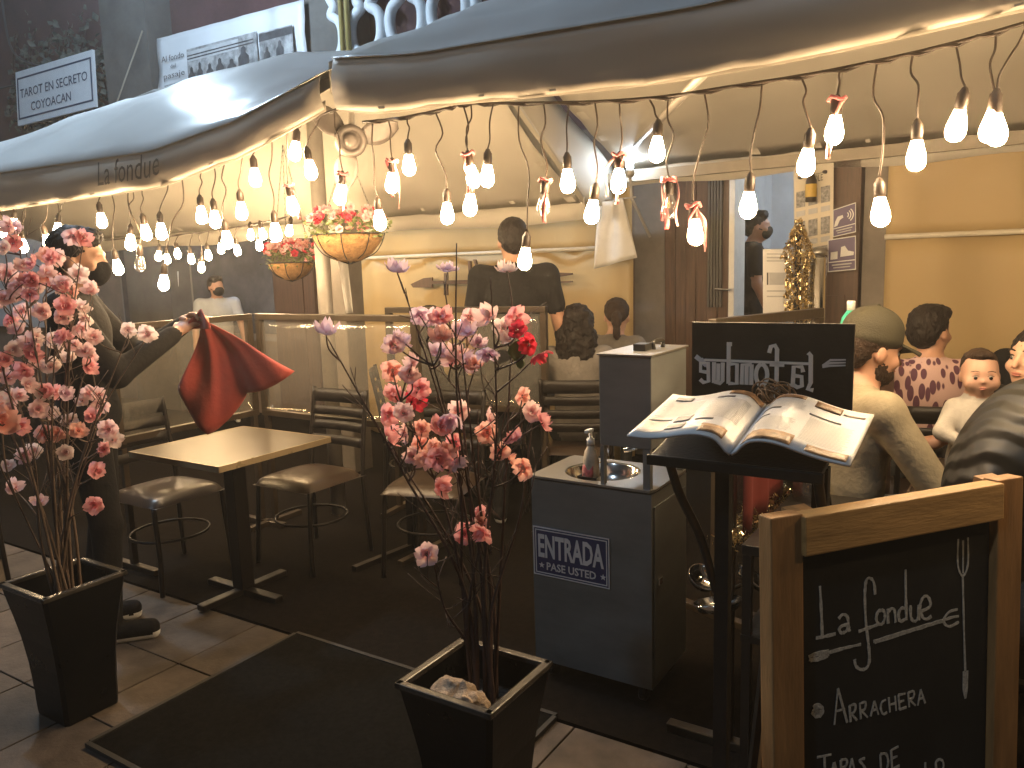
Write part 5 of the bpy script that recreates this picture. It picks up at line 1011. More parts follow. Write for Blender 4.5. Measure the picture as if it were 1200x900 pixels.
def person(label, loc, face, pose='sit', headyaw=0.0, headpitch=0.0, lean=0.0, top='blackcloth', legs='denim', skin='skin', hair='hair', style='short', sleeve=0.5, larm=None, rarm=None, res=0.011, scale=1.0, mask=False, eyes=False, seat=0.46, lift=0.0, female=False, detail=False, group=None, neckskin=True, creases=False):
    pe = T('person', label, 'person', (loc[0], loc[1], lift), yaw_to(*face), group)
    k = scale; hipz = 0.95 if pose == 'stand' else seat+0.09; sw = 0.165 if female else 0.185
    Rl = Matrix.Rotation(-lean, 3, 'X'); hip = V(0, 0, hipz)
    def tz(x, y, z): return hip + Rl @ V(x, y, z)
    MT = [top, legs, skin, 'white', 'blackcloth']; P = []
    # torso
    P += [('e', (tz(0, 0.0, 0.0), (0.165, 0.125, 0.12), None), 1 if pose == 'stand' else 0, 0.04), ('e', (tz(0, 0.005, 0.16), (0.145 if female else 0.16, 0.105, 0.17), Rl), 0, 0.05), ('e', (tz(0, 0.0, 0.33), (0.158 if female else 0.178, 0.118, 0.16), Rl), 0, 0.05)]
    shL, shR = tz(-sw, -0.01, 0.435), tz(sw, -0.01, 0.435)
    P += [('c', (shL, shR, 0.062, 0.062), 0, 0.05), ('c', (tz(0, -0.01, 0.40), tz(0, -0.005, 0.465), 0.075, 0.066), 0, 0.03)]
    nk = tz(0, 0.0, 0.50); hc = tz(0, 0.025, 0.622)
    P.append(('c', (nk, hc-V(0, 0, 0.05), 0.056, 0.052), 2, 0.018))
    # head
    RH = Rl @ Rz(headyaw) @ Matrix.Rotation(headpitch, 3, 'X')
    def hp(x, y, z): return hc + RH @ V(x, y, z)
    P += [('e', (hp(0, -0.012, 0.03), (0.077, 0.096, 0.098), RH), 2, 0.02), ('e', (hp(0, 0.025, -0.03), (0.062, 0.068, 0.085), RH), 2, 0.03), ('e', (hp(0, 0.055, -0.085), (0.030, 0.028, 0.022), RH), 2, 0.02),
          ('c', (hp(0, 0.092, 0.012), hp(0, 0.113, -0.026), 0.009, 0.0125), 2, 0.010), ('e', (hp(0, 0.078, 0.03), (0.05, 0.02, 0.014), RH), 2, 0.012), ('e', (hp(0, 0.088, -0.058), (0.022, 0.012, 0.010), RH), 2, 0.008)]
    for sx in (-1, 1): P += [('e', (hp(sx*0.078, -0.005, -0.008), (0.010, 0.020, 0.031), RH), 2, 0.006), ('e', (hp(sx*0.042, 0.066, -0.028), (0.024, 0.02, 0.022), RH), 2, 0.015)]
    # arms
    def arm(sh, el, ha, sx):
        el, ha = Vector(el), Vector(ha); ss = 0.0 if sleeve > 0.95 else 0.0
        if sleeve <= 0.5:
            c = sh.lerp(el, 0.62); P.append(('c', (sh, c, 0.066, 0.060), 0, 0.03)); P.append(('c', (c, el, 0.043, 0.040), 2, 0.008)); P.append(('c', (el, ha, 0.040, 0.027), 2, 0.02))
        elif sleeve < 0.9:
            c = el.lerp(ha, 0.12); P.append(('c', (sh, el, 0.064, 0.054), 0, 0.03)); P.append(('c', (el, c, 0.055, 0.052), 0, 0.02)); P.append(('c', (c, ha, 0.040, 0.027), 2, 0.008))
        else:
            c = el.lerp(ha, 0.92); P.append(('c', (sh, el, 0.064, 0.052), 0, 0.03)); P.append(('c', (el, c, 0.052, 0.038), 0, 0.02)); P.append(('c', (c, ha, 0.028, 0.026), 2, 0.006))
        d = (ha-el).normalized(); P.extend(hand_prims(ha, d, V(sx*0.5, 0, 1) if abs(d.z) < 0.8 else V(sx, 0.2, 0), 2, 0.98, 0.55, -sx if abs(d.z) < 0.8 else sx))
    if pose == 'stand':
        dl, dr_ = (V(-0.25, 0.02, 1.12), V(-0.27, 0.12, 0.88)), (V(0.25, 0.02, 1.12), V(0.27, 0.12, 0.88))
    else:
        dl, dr_ = (V(-0.25, 0.10, hipz+0.20), V(-0.12, 0.33, hipz+0.18)), (V(0.25, 0.10, hipz+0.20), V(0.12, 0.33, hipz+0.18))
    larm = larm or dl; rarm = rarm or dr_
    arm(shL, *larm, -1); arm(shR, *rarm, 1)
    if creases:
        P += [('e', (tz(0.10, -0.02, 0.34), (0.13, 0.125, 0.17), Rl), 0, 0.06), ('e', (tz(0.0, -0.06, 0.30), (0.17, 0.11, 0.22), Rl), 0, 0.06)]
        for q in range(9):
            a = shR+V(0.035, -0.07+0.016*q, 0.02-0.028*q); b = a+V(0.03, 0.15, -0.13-0.01*q); m_ = (a+b)/2+V(0.035, -0.02, 0.0)
            P += [('c', (a, m_, 0.010, 0.014), 0, 0.014), ('c', (m_, b, 0.014, 0.008), 0, 0.014)]
    # legs
    for sx in (-1, 1):
        if pose == 'stand':
            kn = V(sx*0.10, 0.02+0.02*sx, 0.50); an = V(sx*0.11, -0.03+0.05*sx, 0.09)
            P += [('c', (V(sx*0.09, 0, 0.90), kn, 0.088, 0.060), 1, 0.03), ('c', (kn, an, 0.060, 0.045), 1, 0.02), ('c', (an-V(0, 0.03, 0.045), an+V(sx*0.01, 0.15, -0.048), 0.042, 0.036), 4, 0.01), ('c', (an-V(0, 0.03, 0.068), an+V(sx*0.01, 0.155, -0.070), 0.035, 0.03), 3, 0.002)]
        else:
            kn = V(sx*0.12, 0.43, seat+0.07); an = V(sx*0.12, 0.36, 0.09)
            P += [('c', (V(sx*0.09, 0.0, hipz-0.02), kn, 0.090, 0.062), 1, 0.03), ('c', (kn, an, 0.060, 0.043), 1, 0.02), ('c', (an-V(0, 0.03, 0.045), an+V(0, 0.15, -0.048), 0.040, 0.034), 4, 0.01)]
    if k != 1: P = [(p[0], ((Vector(p[1][0])*k, Vector(p[1][1])*k, p[1][2]*k, p[1][3]*k) if p[0] == 'c' else (Vector(p[1][0])*k, tuple(x*k for x in p[1][1]), p[1][2])), p[2], p[3]*k) for p in P]
    P = [(p[0], ((tuple(p[1][0]), tuple(p[1][1]), p[1][2], p[1][3]) if p[0] == 'c' else (tuple(p[1][0]), p[1][1], [list(r) for r in p[1][2]] if p[1][2] is not None else None)), p[2], p[3]) for p in P]
    body = sdf_mesh('body', P, res*k, 0.03, MT, pe)
    # hair
    H = []
    E = lambda c, r, kk=0.015: H.append(('e', (tuple(hp(*c)*k), tuple(x*k for x in r), [list(q) for q in RH]), 0, kk*k))
    if style in ('short', 'cap'):
        E((0, -0.022, 0.045), (0.084, 0.098, 0.092)); E((0, -0.06, 0.0), (0.076, 0.055, 0.075))
        if style == 'short': E((0, 0.035, 0.098), (0.066, 0.055, 0.034)); E((0.03, 0.05, 0.085), (0.04, 0.03, 0.03))
        for sx in (-1, 1): E((sx*0.072, -0.012, 0.03), (0.012, 0.035, 0.035), 0.008)
    elif style == 'long':
        E((0, -0.02, 0.045), (0.090, 0.102, 0.092)); E((0, -0.07, -0.06), (0.085, 0.055, 0.14)); E((0, -0.075, -0.2), (0.08, 0.04, 0.13)); 
        for sx in (-1, 1): E((sx*0.078, -0.01, -0.05), (0.022, 0.05, 0.12)); E((sx*0.08, -0.03, -0.19), (0.025, 0.04, 0.1))
    elif style == 'curly':
        rnd = random.Random(4)
        E((0, -0.035, 0.0), (0.125, 0.095, 0.125), 0.02)
        for q in range(110):
            th_, ph = rnd.uniform(0, 6.28), rnd.uniform(-0.7, 1.4); r = rnd.uniform(0.12, 0.142); p = (r*math.cos(th_)*math.cos(ph)*1.02, -0.03+min(0.05, r*math.sin(th_)*math.cos(ph)*0.85), r*math.sin(ph)-0.02); rr_ = rnd.uniform(0.012, 0.024); E(p, (rr_, rr_, rr_), 0.006)
    elif style == 'wavy':
        E((0, -0.025, 0.03), (0.108, 0.102, 0.105)); E((0, -0.06, -0.07), (0.125, 0.075, 0.13)); E((0.04, -0.07, -0.16), (0.08, 0.055, 0.10)); E((-0.05, -0.07, -0.15), (0.08, 0.055, 0.09))
    elif style == 'bun':
        E((0, -0.02, 0.045), (0.086, 0.10, 0.09)); E((0, -0.07, 0.02), (0.07, 0.05, 0.07)); E((0, -0.13, -0.03), (0.035, 0.035, 0.06)); E((0, -0.14, -0.11), (0.025, 0.025, 0.06))
    elif style == 'baby':
        E((0, -0.024, 0.050), (0.079, 0.092, 0.083), 0.01); E((0, -0.06, 0.02), (0.072, 0.058, 0.06), 0.01); E((0, 0.03, 0.100), (0.052, 0.05, 0.026), 0.01)
    if H: sdf_mesh('hair', H, 0.006*k if detail else 0.009*k, 0.015, [hair], pe, (0.016 if style == 'wavy' else 0.010 if style == 'curly' else 0.0035 if style == 'baby' else 0.006)*k, 38 if style == 'wavy' else 70 if style == 'curly' else 60)
    if eyes:
        for sx in (-1, 1):
            e = hp(sx*0.031, 0.0765, 0.006)*k; ey = MB().ball(e, 0.0125*k, 12, 8).build('eye', 'eyewhite', pe, True); g = hp(sx*0.031+0.002, 0.0865, 0.005)*k
            MB().ball(g, (0.0068*k, 0.0042*k, 0.0068*k), 10, 6, RH).build('iris', 'iris', ey, True)
            MB().tube([hp(sx*0.015, 0.088, 0.014)*k, hp(sx*0.031, 0.091, 0.0175)*k, hp(sx*0.047, 0.081, 0.012)*k], 0.0022*k, 6).build('eyelid', hair, ey, True)
            MB().tube([hp(sx*0.014, 0.0945, 0.033)*k, hp(sx*0.032, 0.095, 0.040)*k, hp(sx*0.052, 0.080, 0.034)*k], [0.003*k, 0.0036*k, 0.002*k], 6).build('eyebrow', hair, pe, True)
        MB().ball(hp(0, 0.096, -0.0545)*k, (0.0215*k, 0.008*k, 0.0045*k), 12, 6, RH).ball(hp(0, 0.0955, -0.0625)*k, (0.0185*k, 0.0085*k, 0.005*k), 12, 6, RH).build('mouth', 'lips', pe, True)
        for sx in (-1, 1): MB().ball(hp(sx*0.006, 0.122, -0.0335)*k, 0.0028*k, 6, 4).build('nostril', 'lips', pe, True)
    if mask:
        G = [('e', (tuple(hp(0, 0.055, -0.045)*k), (0.064*k, 0.062*k, 0.058*k), [list(q) for q in RH]), 0, 0.01), ('e', (tuple(hp(0, 0.103, -0.03)*k), (0.02*k, 0.02*k, 0.03*k), [list(q) for q in RH]), 0, 0.02)]
        for sx in (-1, 1): G.append(('c', (tuple(hp(sx*0.055, 0.05, -0.03)*k), tuple(hp(sx*0.081, -0.005, -0.01)*k), 0.006, 0.005), 0, 0.005))
        sdf_mesh('face_mask', G, 0.006, 0.01, ['blackcloth'], pe)
    return pe, hp, RH, k
# -- standing waiter with the red cloth (faces the table)
wp = V(-1.80, 3.32, 0); wf = (0.95, 0.30)
pw, hp, RH, k = person('person in dark jacket and trousers waving a red cloth over the cafe table', wp, wf, 'stand', top='charcoal', legs='blackcloth', sleeve=1.0, mask=True, res=0.0095, detail=True, headyaw=-0.15, headpitch=-0.1,
    rarm=(V(0.25, 0.16, 1.13), V(0.10, 0.37, 1.27)), larm=(V(-0.23, 0.18, 1.15), V(-0.02, 0.40, 1.30)), lift=0.006, scale=1.03)
hw_ = WM[pw.name] @ (V(0.08, 0.455, 1.25)*1.03)
rc = T('red_cloth', 'red cleaning cloth held up and swung by the waiter', 'cloth', hw_)
def rcl(a, b):
    x = -0.10+0.40*b*(0.55+0.55*a); z = 0.03-0.42*(0.25+0.75*a)*b-0.10*(1-b)*a; y = 0.03*math.sin(b*7+a*3)+0.04*math.sin(a*6)*b
    return V(x*0.9+0.02*math.sin(a*9)*b-0.05*a, y, z+0.02*math.sin(b*9))
def rcl2(a, b):          # a around the bottom edge, b from hand outward
    ang = math.radians(-114+84*a); L = float(np.interp(a, [0, 0.30, 0.62, 1.0], [0.33, 0.50, 0.37, 0.47]))*b; fl = (0.03*math.sin(a*11+1.5*b)+0.008*math.sin(a*27+b*4))*b
    return V(0.02+L*math.cos(ang)*0.95, fl+0.03*math.sin(b*5), 0.07+L*math.sin(ang)*0.98)
MB().grid(rcl2, 34, 16, 0.003).build('cloth', 'redcloth', rc, True)
MB().grid(lambda a, b: V(-0.03+0.10*a, -0.02+0.03*math.sin(a*5), 0.03+0.09*b*(1-abs(a-0.45)*1.4)), 8, 5, 0.003).build('gathered_end', 'redcloth', rc, True)
# -- standing waiter in black tee, back to us
person('person standing in a black T-shirt before the tan tarpaulin wall', (0.03, 4.78), (0.05, 1), 'stand', top='blackcloth', legs='blackcloth', sleeve=0.4, headyaw=0.15, headpitch=-0.12, res=0.011, lift=0.006, scale=1.07)
# -- diners
person('person with full shoulder length dark wavy hair and grey top seated with back turned', (0.40, 4.80), (0.15, 1), 'sit', top='greycloth', legs='denim', hair='hair', style='wavy', sleeve=1.0, female=True, lift=0.006)
person('person with tied brown hair seated near the tan tarpaulin wall', (0.72, 5.45), (0.6, 0.8), 'sit', top='greycloth', legs='denim', skin='skinfair', hair='hairbrown', style='bun', sleeve=1.0, female=True, headyaw=0.5, headpitch=-0.15, eyes=False, lift=0.006)
person('person with short dark hair seated behind the pink blossoms', (-0.14, 5.15), (0.05, 1), 'sit', top='blackcloth', legs='denim', style='long', sleeve=1.0, female=True, lift=0.006)
person('person with long dark hair in profile behind the clear partition', (-0.64, 5.35), (1, -0.1), 'sit', top='blackcloth', legs='denim', skin='skinfair', style='long', sleeve=1.0, female=True, lean=0.15, eyes=True, lift=0.006)
person('person in black shirt and face mask standing in the kitchen doorway', (2.02, 6.62), (1, -0.25), 'stand', top='blackcloth', legs='blackcloth', sleeve=0.5, mask=True, lift=0.2, res=0.012, scale=1.02)
person('person in pale blue shirt and face mask behind the rear light string', (-3.02, 8.25), (0.4, -1), 'stand', scale=0.9, top='bluecloth', legs='denim', sleeve=0.5, mask=True, lift=0.006, res=0.014, headyaw=0.4)
cm, hp, RH, k = person('person in olive cap and khaki long sleeve top seated behind the menu stand', (1.21, 2.84), (1, 0.10), 'sit', top='khaki', legs='denim', hair='hairbrown', style='cap', sleeve=0.8, skin='skin', res=0.0085, detail=True, lean=0.10, headpitch=-0.12, eyes=True, scale=1.03, lift=0.006,
    rarm=(V(0.27, 0.20, 0.70), V(0.08, 0.46, 0.78)), larm=(V(-0.26, 0.2, 0.72), V(-0.10, 0.42, 0.80)))
# beard and cap as worn things of the same person
def el(c, r): return ('e', (tuple(hp(*c)*k), tuple(x*k for x in r), [list(q) for q in RH]), 0, 0.012*k)
sdf_mesh('beard', [el((0, 0.045, -0.075), (0.055, 0.052, 0.045)), el((0.05, 0.02, -0.05), (0.017, 0.03, 0.05)), el((-0.05, 0.02, -0.05), (0.017, 0.03, 0.05))], 0.006, 0.012, ['hairbrown'], cm, 0.004, 90)
cp_ = sdf_mesh('cap', [el((0, -0.010, 0.070), (0.091, 0.106, 0.088)), el((0, -0.012, 0.045), (0.092, 0.108, 0.045))], 0.006, 0.012, ['olivecap'], cm)
for v in cp_.data.vertices: pass
MB().grid(lambda a, b: hp((a-0.5)*2*0.080*math.cos(b*0.8), 0.070+0.110*b*math.cos((a-0.5)*1.5), 0.052-0.024*b-0.016*((a-0.5)*2)**2)*k, 12, 6, 0.004).build('visor', 'olivecap', cp_, True)
MB().grid(lambda a, b: hp(0.05*math.sin((a-0.5)*2.2), -0.119*math.cos((a-0.5)*1.1)+0.004, 0.012+0.022*b)*k, 8, 2, 0.003).build('strap', 'blackcloth', cp_, True)
MB().box(hp(0.03, -0.117, 0.023)*k, (0.022, 0.006, 0.022), RH).build('buckle', 'chrome', cp_); MB().ball(hp(0, -0.01, 0.158)*k, 0.007, 8, 5).build('button', 'olivecap', cp_, True)
# leaf print shirt
lp_ = bpy.data.materials.new('leafshirt'); M['leafshirt'] = lp_; lp_.use_nodes = True; n = lp_.node_tree; b_ = n.nodes['Principled BSDF']; b_.inputs['Roughness'].default_value = 0.8
tc = n.nodes.new('ShaderNodeTexCoord'); mp = n.nodes.new('ShaderNodeMapping'); mp.inputs['Scale'].default_value = (30, 30, 11); mp.inputs['Rotation'].default_value = (0.6, 0.9, 0.3); vo = n.nodes.new('ShaderNodeTexVoronoi'); vo.inputs['Scale'].default_value = 1.0; vo.inputs['Randomness'].default_value = 0.85
cr_ = n.nodes.new('ShaderNodeValToRGB'); e = cr_.color_ramp.elements; e[0].position = 0.42; e[0].color = (0.09, 0.03, 0.055, 1); e[1].position = 0.47; e[1].color = (0.52, 0.35, 0.32, 1)
n.links.new(tc.outputs['Object'], mp.inputs[0]); n.links.new(mp.outputs[0], vo.inputs['Vector']); n.links.new(vo.outputs['Distance'], cr_.inputs[0]); n.links.new(cr_.outputs[0], b_.inputs['Base Color'])
person('person in pink leaf print shirt seated facing the tan tarpaulin wall', (1.99, 3.74), (0.25, 1), 'sit', top='leafshirt', legs='denim', style='short', sleeve=0.5, headyaw=-0.8, res=0.0095, detail=True, lift=0.006)
# woman at the edge, in front of the tarpaulin
person('person with dark hair looking over the baby beside the jacket wearer', (2.02, 3.02), (-1, -0.45), 'sit', top='charcoal', legs='denim', skin='skinfair', style='bun', sleeve=1.0, female=True, eyes=True, res=0.0085, detail=True, headpitch=0.12, scale=0.96, lift=0.006)
person('person with dark hair seated far along the tan tarpaulin wall', (2.62, 3.85), (-0.8, -0.6), 'sit', top='blackcloth', legs='denim', style='short', sleeve=1.0, lift=0.006)
# baby: larger head on a small body, sits on the lap of the jacket wearer
bc = at(1148, 440, 2.72)
bb = T('person', 'baby in a pale top held up between the diners', 'person', (bc.x, bc.y, bc.z), yaw_to(-0.38, -1))
kb = 0.72
def hb(x, y, z): return V(x, y, z)*kb
Pb = [('e', (hb(0, -0.012, 0.03), (0.080*kb, 0.090*kb, 0.092*kb), None), 1, 0.02), ('e', (hb(0, 0.028, -0.025), (0.068*kb, 0.06*kb, 0.068*kb), None), 1, 0.03), ('e', (hb(0, 0.058, -0.070), (0.026*kb, 0.024*kb, 0.018*kb), None), 1, 0.02), ('e', (hb(0, 0.092, -0.018), (0.012*kb, 0.011*kb, 0.010*kb), None), 1, 0.01), ('e', (hb(0, 0.084, -0.050), (0.017*kb, 0.010*kb, 0.010*kb), None), 1, 0.008),
      ('c', (hb(0, 0, -0.08), hb(0, 0, -0.12), 0.036, 0.036), 1, 0.02), ('e', (hb(0, 0, -0.24), (0.085, 0.068, 0.12), None), 0, 0.03), ('e', (hb(0, 0, -0.40), (0.09, 0.08, 0.085), None), 0, 0.04)]
for sx in (-1, 1):
    Pb += [('e', (hb(sx*0.080, -0.005, -0.010), (0.009*kb, 0.018*kb, 0.026*kb), None), 1, 0.005), ('e', (hb(sx*0.044, 0.062, -0.030), (0.032*kb, 0.028*kb, 0.030*kb), None), 1, 0.02)]
    Pb += [('c', (hb(sx*0.10, 0, -0.16), hb(sx*0.155, 0.07, -0.27), 0.034, 0.029), 0, 0.02), ('c', (hb(sx*0.155, 0.07, -0.27), hb(sx*0.10, 0.17, -0.29), 0.027, 0.021), 0, 0.02), ('c', (hb(sx*0.10, 0.17, -0.29), hb(sx*0.085, 0.20, -0.29), 0.016, 0.018), 1, 0.01)]
    for f in range(4): Pb.append(('c', (hb(sx*(0.078+0.012*f), 0.205, -0.285), hb(sx*(0.074+0.013*f), 0.238, -0.30), 0.0065, 0.0055), 1, 0.003))
    Pb.append(('c', (hb(sx*0.065, 0.195, -0.28), hb(sx*0.055, 0.222, -0.275), 0.007, 0.006), 1, 0.003))
    Pb += [('c', (hb(sx*0.06, 0.02, -0.44), hb(sx*0.10, 0.20, -0.44), 0.05, 0.04), 0, 0.02), ('c', (hb(sx*0.10, 0.20, -0.44), hb(sx*0.08, 0.22, -0.58), 0.036, 0.028), 0, 0.02)]
Pb = [(p[0], ((tuple(p[1][0]), tuple(p[1][1]), p[1][2], p[1][3]) if p[0] == 'c' else (tuple(p[1][0]), p[1][1], None)), p[2], p[3]) for p in Pb]
sdf_mesh('body', Pb, 0.006, 0.03, ['babytop', 'babyskin'], bb)
sdf_mesh('hair', [('e', (tuple(hb(0, -0.026, 0.050)), (0.081*kb, 0.088*kb, 0.080*kb), None), 0, 0.01), ('e', (tuple(hb(0, -0.06, 0.02)), (0.074*kb, 0.056*kb, 0.06*kb), None), 0, 0.01), ('e', (tuple(hb(0, 0.028, 0.100)), (0.050*kb, 0.046*kb, 0.022*kb), None), 0, 0.01)], 0.006, 0.01, ['hairbrown'], bb, 0.003, 60)
for sx in (-1, 1):
    ey = MB().ball(hb(sx*0.031, 0.0825, 0.000), 0.0098*kb, 12, 8).build('eye', 'eyewhite', bb, True); MB().ball(hb(sx*0.032, 0.0905, -0.001), (0.0085*kb, 0.0046*kb, 0.0078*kb), 10, 6).build('iris', 'iris', ey, True)
    MB().tube([hb(sx*0.017, 0.090, 0.009), hb(sx*0.031, 0.094, 0.0125), hb(sx*0.047, 0.084, 0.007)], 0.0013*kb, 5).build('eyelid', 'hairbrown', ey, True)
    MB().tube([hb(sx*0.016, 0.093, 0.029), hb(sx*0.034, 0.092, 0.033), hb(sx*0.052, 0.080, 0.027)], 0.0019*kb, 5).build('eyebrow', 'hairbrown', bb, True)
MB().ball(hb(0, 0.0955, -0.047), (0.0165*kb, 0.006*kb, 0.004*kb), 10, 5).ball(hb(0, 0.0945, -0.054), (0.014*kb, 0.0065*kb, 0.0045*kb), 10, 5).build('mouth', 'lips', bb, True)
# jacket wearer bending in from the edge
person('person in glossy dark olive jacket leaning over the table by the chalkboard', (1.29, 2.14), (1, -0.35), 'sit', top='jacket', legs='denim', style='short', sleeve=1.0, res=0.009, detail=True, lean=0.36, scale=1.13, creases=True, lift=0.006,
    larm=(V(-0.26, 0.26, 0.70), V(-0.10, 0.48, 0.74)), rarm=(V(0.235, 0.24, 0.68), V(0.10, 0.46, 0.74)))
# ============================================================= TABLES OF THE DINERS
cafe_table('square table between the capped diner and the baby', (1.72, 2.66, 0), UANG, 0.6)
cafe_table('dark table of the diners behind the pink blossoms', (-0.05, 5.72, 0), 0.1, 0.62)
cafe_table('small table between the wavy haired diner and the tarpaulin', (0.48, 5.4, 0), 0.1, 0.5)
# ============================================================= TINSEL TABLE
tt = T('serving_trolley', 'dark low trolley with pans stored under its top behind the chalkboard', 'trolley', (0.98, 2.30, 0), UANG)
MB().box((0, 0, 0.735), (0.42, 0.62, 0.03), bev=0.004).build('top', 'blackmetal', tt); MB().box((0, 0, 0.47), (0.42, 0.62, 0.02)).build('shelf', 'blackmetal', tt)
for sx in (-1, 1):
    for sy in (-1, 1): MB().box((sx*0.195, sy*0.295, 0.36), (0.025, 0.025, 0.718)).build('leg', 'blackmetal', tt)
def pan(label, loc, rot, r=0.075):
    p = T('steel_pan', label, 'pan', loc, 0, None, rot=Euler(rot).to_matrix())
    MB().lathe([(r*0.55, 0.0), (r*0.85, 0.006), (r, 0.03), (r*1.04, 0.032), (r*1.02, 0.027), (r*0.86, 0.009), (0.001, 0.006)], 28, cap=False).build('bowl', 'chrome', p, True)
    MB().tube(bez([(r, 0, 0.028), (r+0.05, 0, 0.036), (r+0.11, 0, 0.036)], 4), 0.006, 6).build('handle', 'blackmetal', p, True); return p
pan('shallow steel pan lying flat on the trolley shelf', at(843, 716, 2.28), (-0.25, 0.1, 0.9), 0.072)
pan('shallow steel pan tipped up against the chalkboard side of the trolley', at(884, 688, 2.22), (0.5, 0.55, 1.2), 0.07)
pan('small steel pan at the back of the trolley shelf', at(822, 683, 2.42), (0.5, -0.2, 0.8), 0.05)
def tinsel(name, label, cat, pts_fn, n, par_loc, sz=(0.004, 0.012)):
    mb = MB(); rnd = random.Random(3)
    for k in range(n):
        p = pts_fn(rnd); r = rnd.uniform(*sz); e = Euler((rnd.uniform(0, 6), rnd.uniform(0, 6), rnd.uniform(0, 6))).to_matrix()
        mb.add([p+e @ V(-r, -r*0.35, 0), p+e @ V(r, -r*0.35, 0), p+e @ V(r, r*0.35, 0), p+e @ V(-r, r*0.35, 0)], [(0, 1, 2, 3)])
    t = T(name, label, cat, par_loc); mb.build('foil_strands', 'gold', t, world=True, kind='stuff'); return t
ga, gb = at(852, 632, 2.26), at(918, 572, 2.75)
tinsel('tinsel_garland', 'gold tinsel garland lying along the edge of the serving trolley', 'garland', lambda r: (lambda q: ga.lerp(gb, q)+V(r.gauss(0, 0.022), r.gauss(0, 0.022), r.gauss(0, 0.012)))(r.random()), 2200, ga, (0.003, 0.008))
gl = T('glass_jar', 'clear glass jar standing on the serving trolley', 'jar', at(944, 588, 2.55)-V(0, 0, 0.02)); MB().lathe([(0.035, 0), (0.04, 0.005), (0.042, 0.09), (0.03, 0.105), (0.032, 0.12)], 18, cap=False).build('glass', 'clearglass', gl, True); MB().lathe([(0.034, 0.12), (0.034, 0.135)], 16).build('lid', 'chrome', gl, True)
rd = MB().grid(lambda a, b: V(0.64, 2.32, 0)*(1-a*0.5)+V(1.18, 3.16, 0)*a*0.5+VV*0+UV*(0.05+0.012*math.sin(a*17))+V(0, 0, 0.72+0.46*b), 14, 6, 0.003)
tag(rd.build('red_apron', 'dullred', None, True), 'red apron hung behind the clear partition under the menu', 'apron')
# tall narrow cabinet with the teal bottle
cbp = at(992, 400, 3.3); cab = T('host_cabinet', 'narrow dark wooden cabinet behind the black lettered board', 'cabinet', (cbp.x, cbp.y, 0), UANG)
MB().box((0, 0, 0.60), (0.34, 0.30, 1.19), bev=0.006).build('carcass', 'brownwood', cab); MB().box((0, -0.156, 0.6), (0.30, 0.012, 1.05), bev=0.003).build('door', 'brownwood', cab); MB().box((0, 0, 1.2), (0.37, 0.33, 0.022), bev=0.003).build('top', 'brownwood', cab)
tb = T('teal_bottle', 'teal green plastic bottle with white cap on the narrow cabinet', 'bottle', (cbp.x-0.02, cbp.y-0.08, 1.211))
MB().lathe([(0.034, 0), (0.038, 0.006), (0.040, 0.06), (0.034, 0.09), (0.018, 0.115), (0.014, 0.122)], 20).build('bottle', 'teal', tb, True); MB().lathe([(0.016, 0.12), (0.016, 0.155), (0.014, 0.158)], 16).build('cap', 'white', tb, True)
# ============================================================= DOORWAY POSTERS
s0, _ = st(att(935, 300, 2.85)); s1, _ = st(att(1002, 300, 2.85))
pp = T('wooden_pillar', 'brown wooden pillar carrying the drinks and notice posters', 'pillar', F((s0+s1)/2, 2.9), UANG)
MB().box((0, 0.08, 1.09), (s1-s0+0.03, 0.16, 2.16), bev=0.006).build('post', 'brownwood', pp); MB().box((0, -0.006, 1.05), (s1-s0-0.12, 0.012, 0.5)).build('panel', 'brownwood', pp)
s2, _ = st(att(1040, 300, 2.88)); gp = MB(); uvbox(gp, s1+0.03, s2+0.02, 2.93, 3.28, 0, 2.3); tag(gp.build('grey_wall_pier', 'greywall'), 'rough tan plaster pier between wooden pillar and tarpaulin', 'pier')
mq = [att(930, 198, 2.84), att(977, 187, 2.84), att(976, 293, 2.84), att(942, 301, 2.84)]; mq[3] = att(931, 301, 2.84)
dp = T('drinks_poster', 'cream drinks poster with bottle pictures and crossed skewers heading', 'poster', on(mq, 0.5, 1), UANG); flat('sheet', 'creamsign', mq, 0.004, dp)
ptext(mq, 'COLE', 0.42, 0.74, 0.20, 0.075, 'ink', dp, 0.003); MB().bar(on(mq, 0.18, 0.115, 0.004), on(mq, 0.80, 0.115, 0.004), 0.008, 0.002).build('skewer', 'ink', dp, world=True)
for xx in (0.18, 0.80): MB().ball(on(mq, xx, 0.115, 0.004), (0.02, 0.004, 0.012), 8, 5).build('skewer_tip', 'ink', dp, True, world=True)
for cx in (0.06, 0.375, 0.69):
    for cy0, cy1, ly in ((0.27, 0.45, 0.49), (0.61, 0.80, 0.83)):
        flat('picture', 'greyprint', sub(mq, cx, cy0, cx+0.23, cy1, 0.0025), 0.002, dp); flat('caption', 'inkgrey', sub(mq, cx, ly, cx+0.23, ly+0.06, 0.0025), 0.002, dp)
flat('footer', 'greyprint', sub(mq, 0.05, 0.93, 0.97, 1.0, 0.0025), 0.002, dp)
bt = T('picture_bottle', 'small brown beer bottle with yellow label hung before the drinks poster', 'bottle', on(mq, 0.47, 0.42, 0.04)); MB().lathe([(0.03, 0), (0.034, 0.006), (0.034, 0.13), (0.014, 0.18), (0.012, 0.25)], 14).build('bottle', 'brownbottle', bt, True); MB().lathe([(0.0350, 0.03), (0.0350, 0.11)], 14, cap=False).build('label', 'yellowlabel', bt, True)
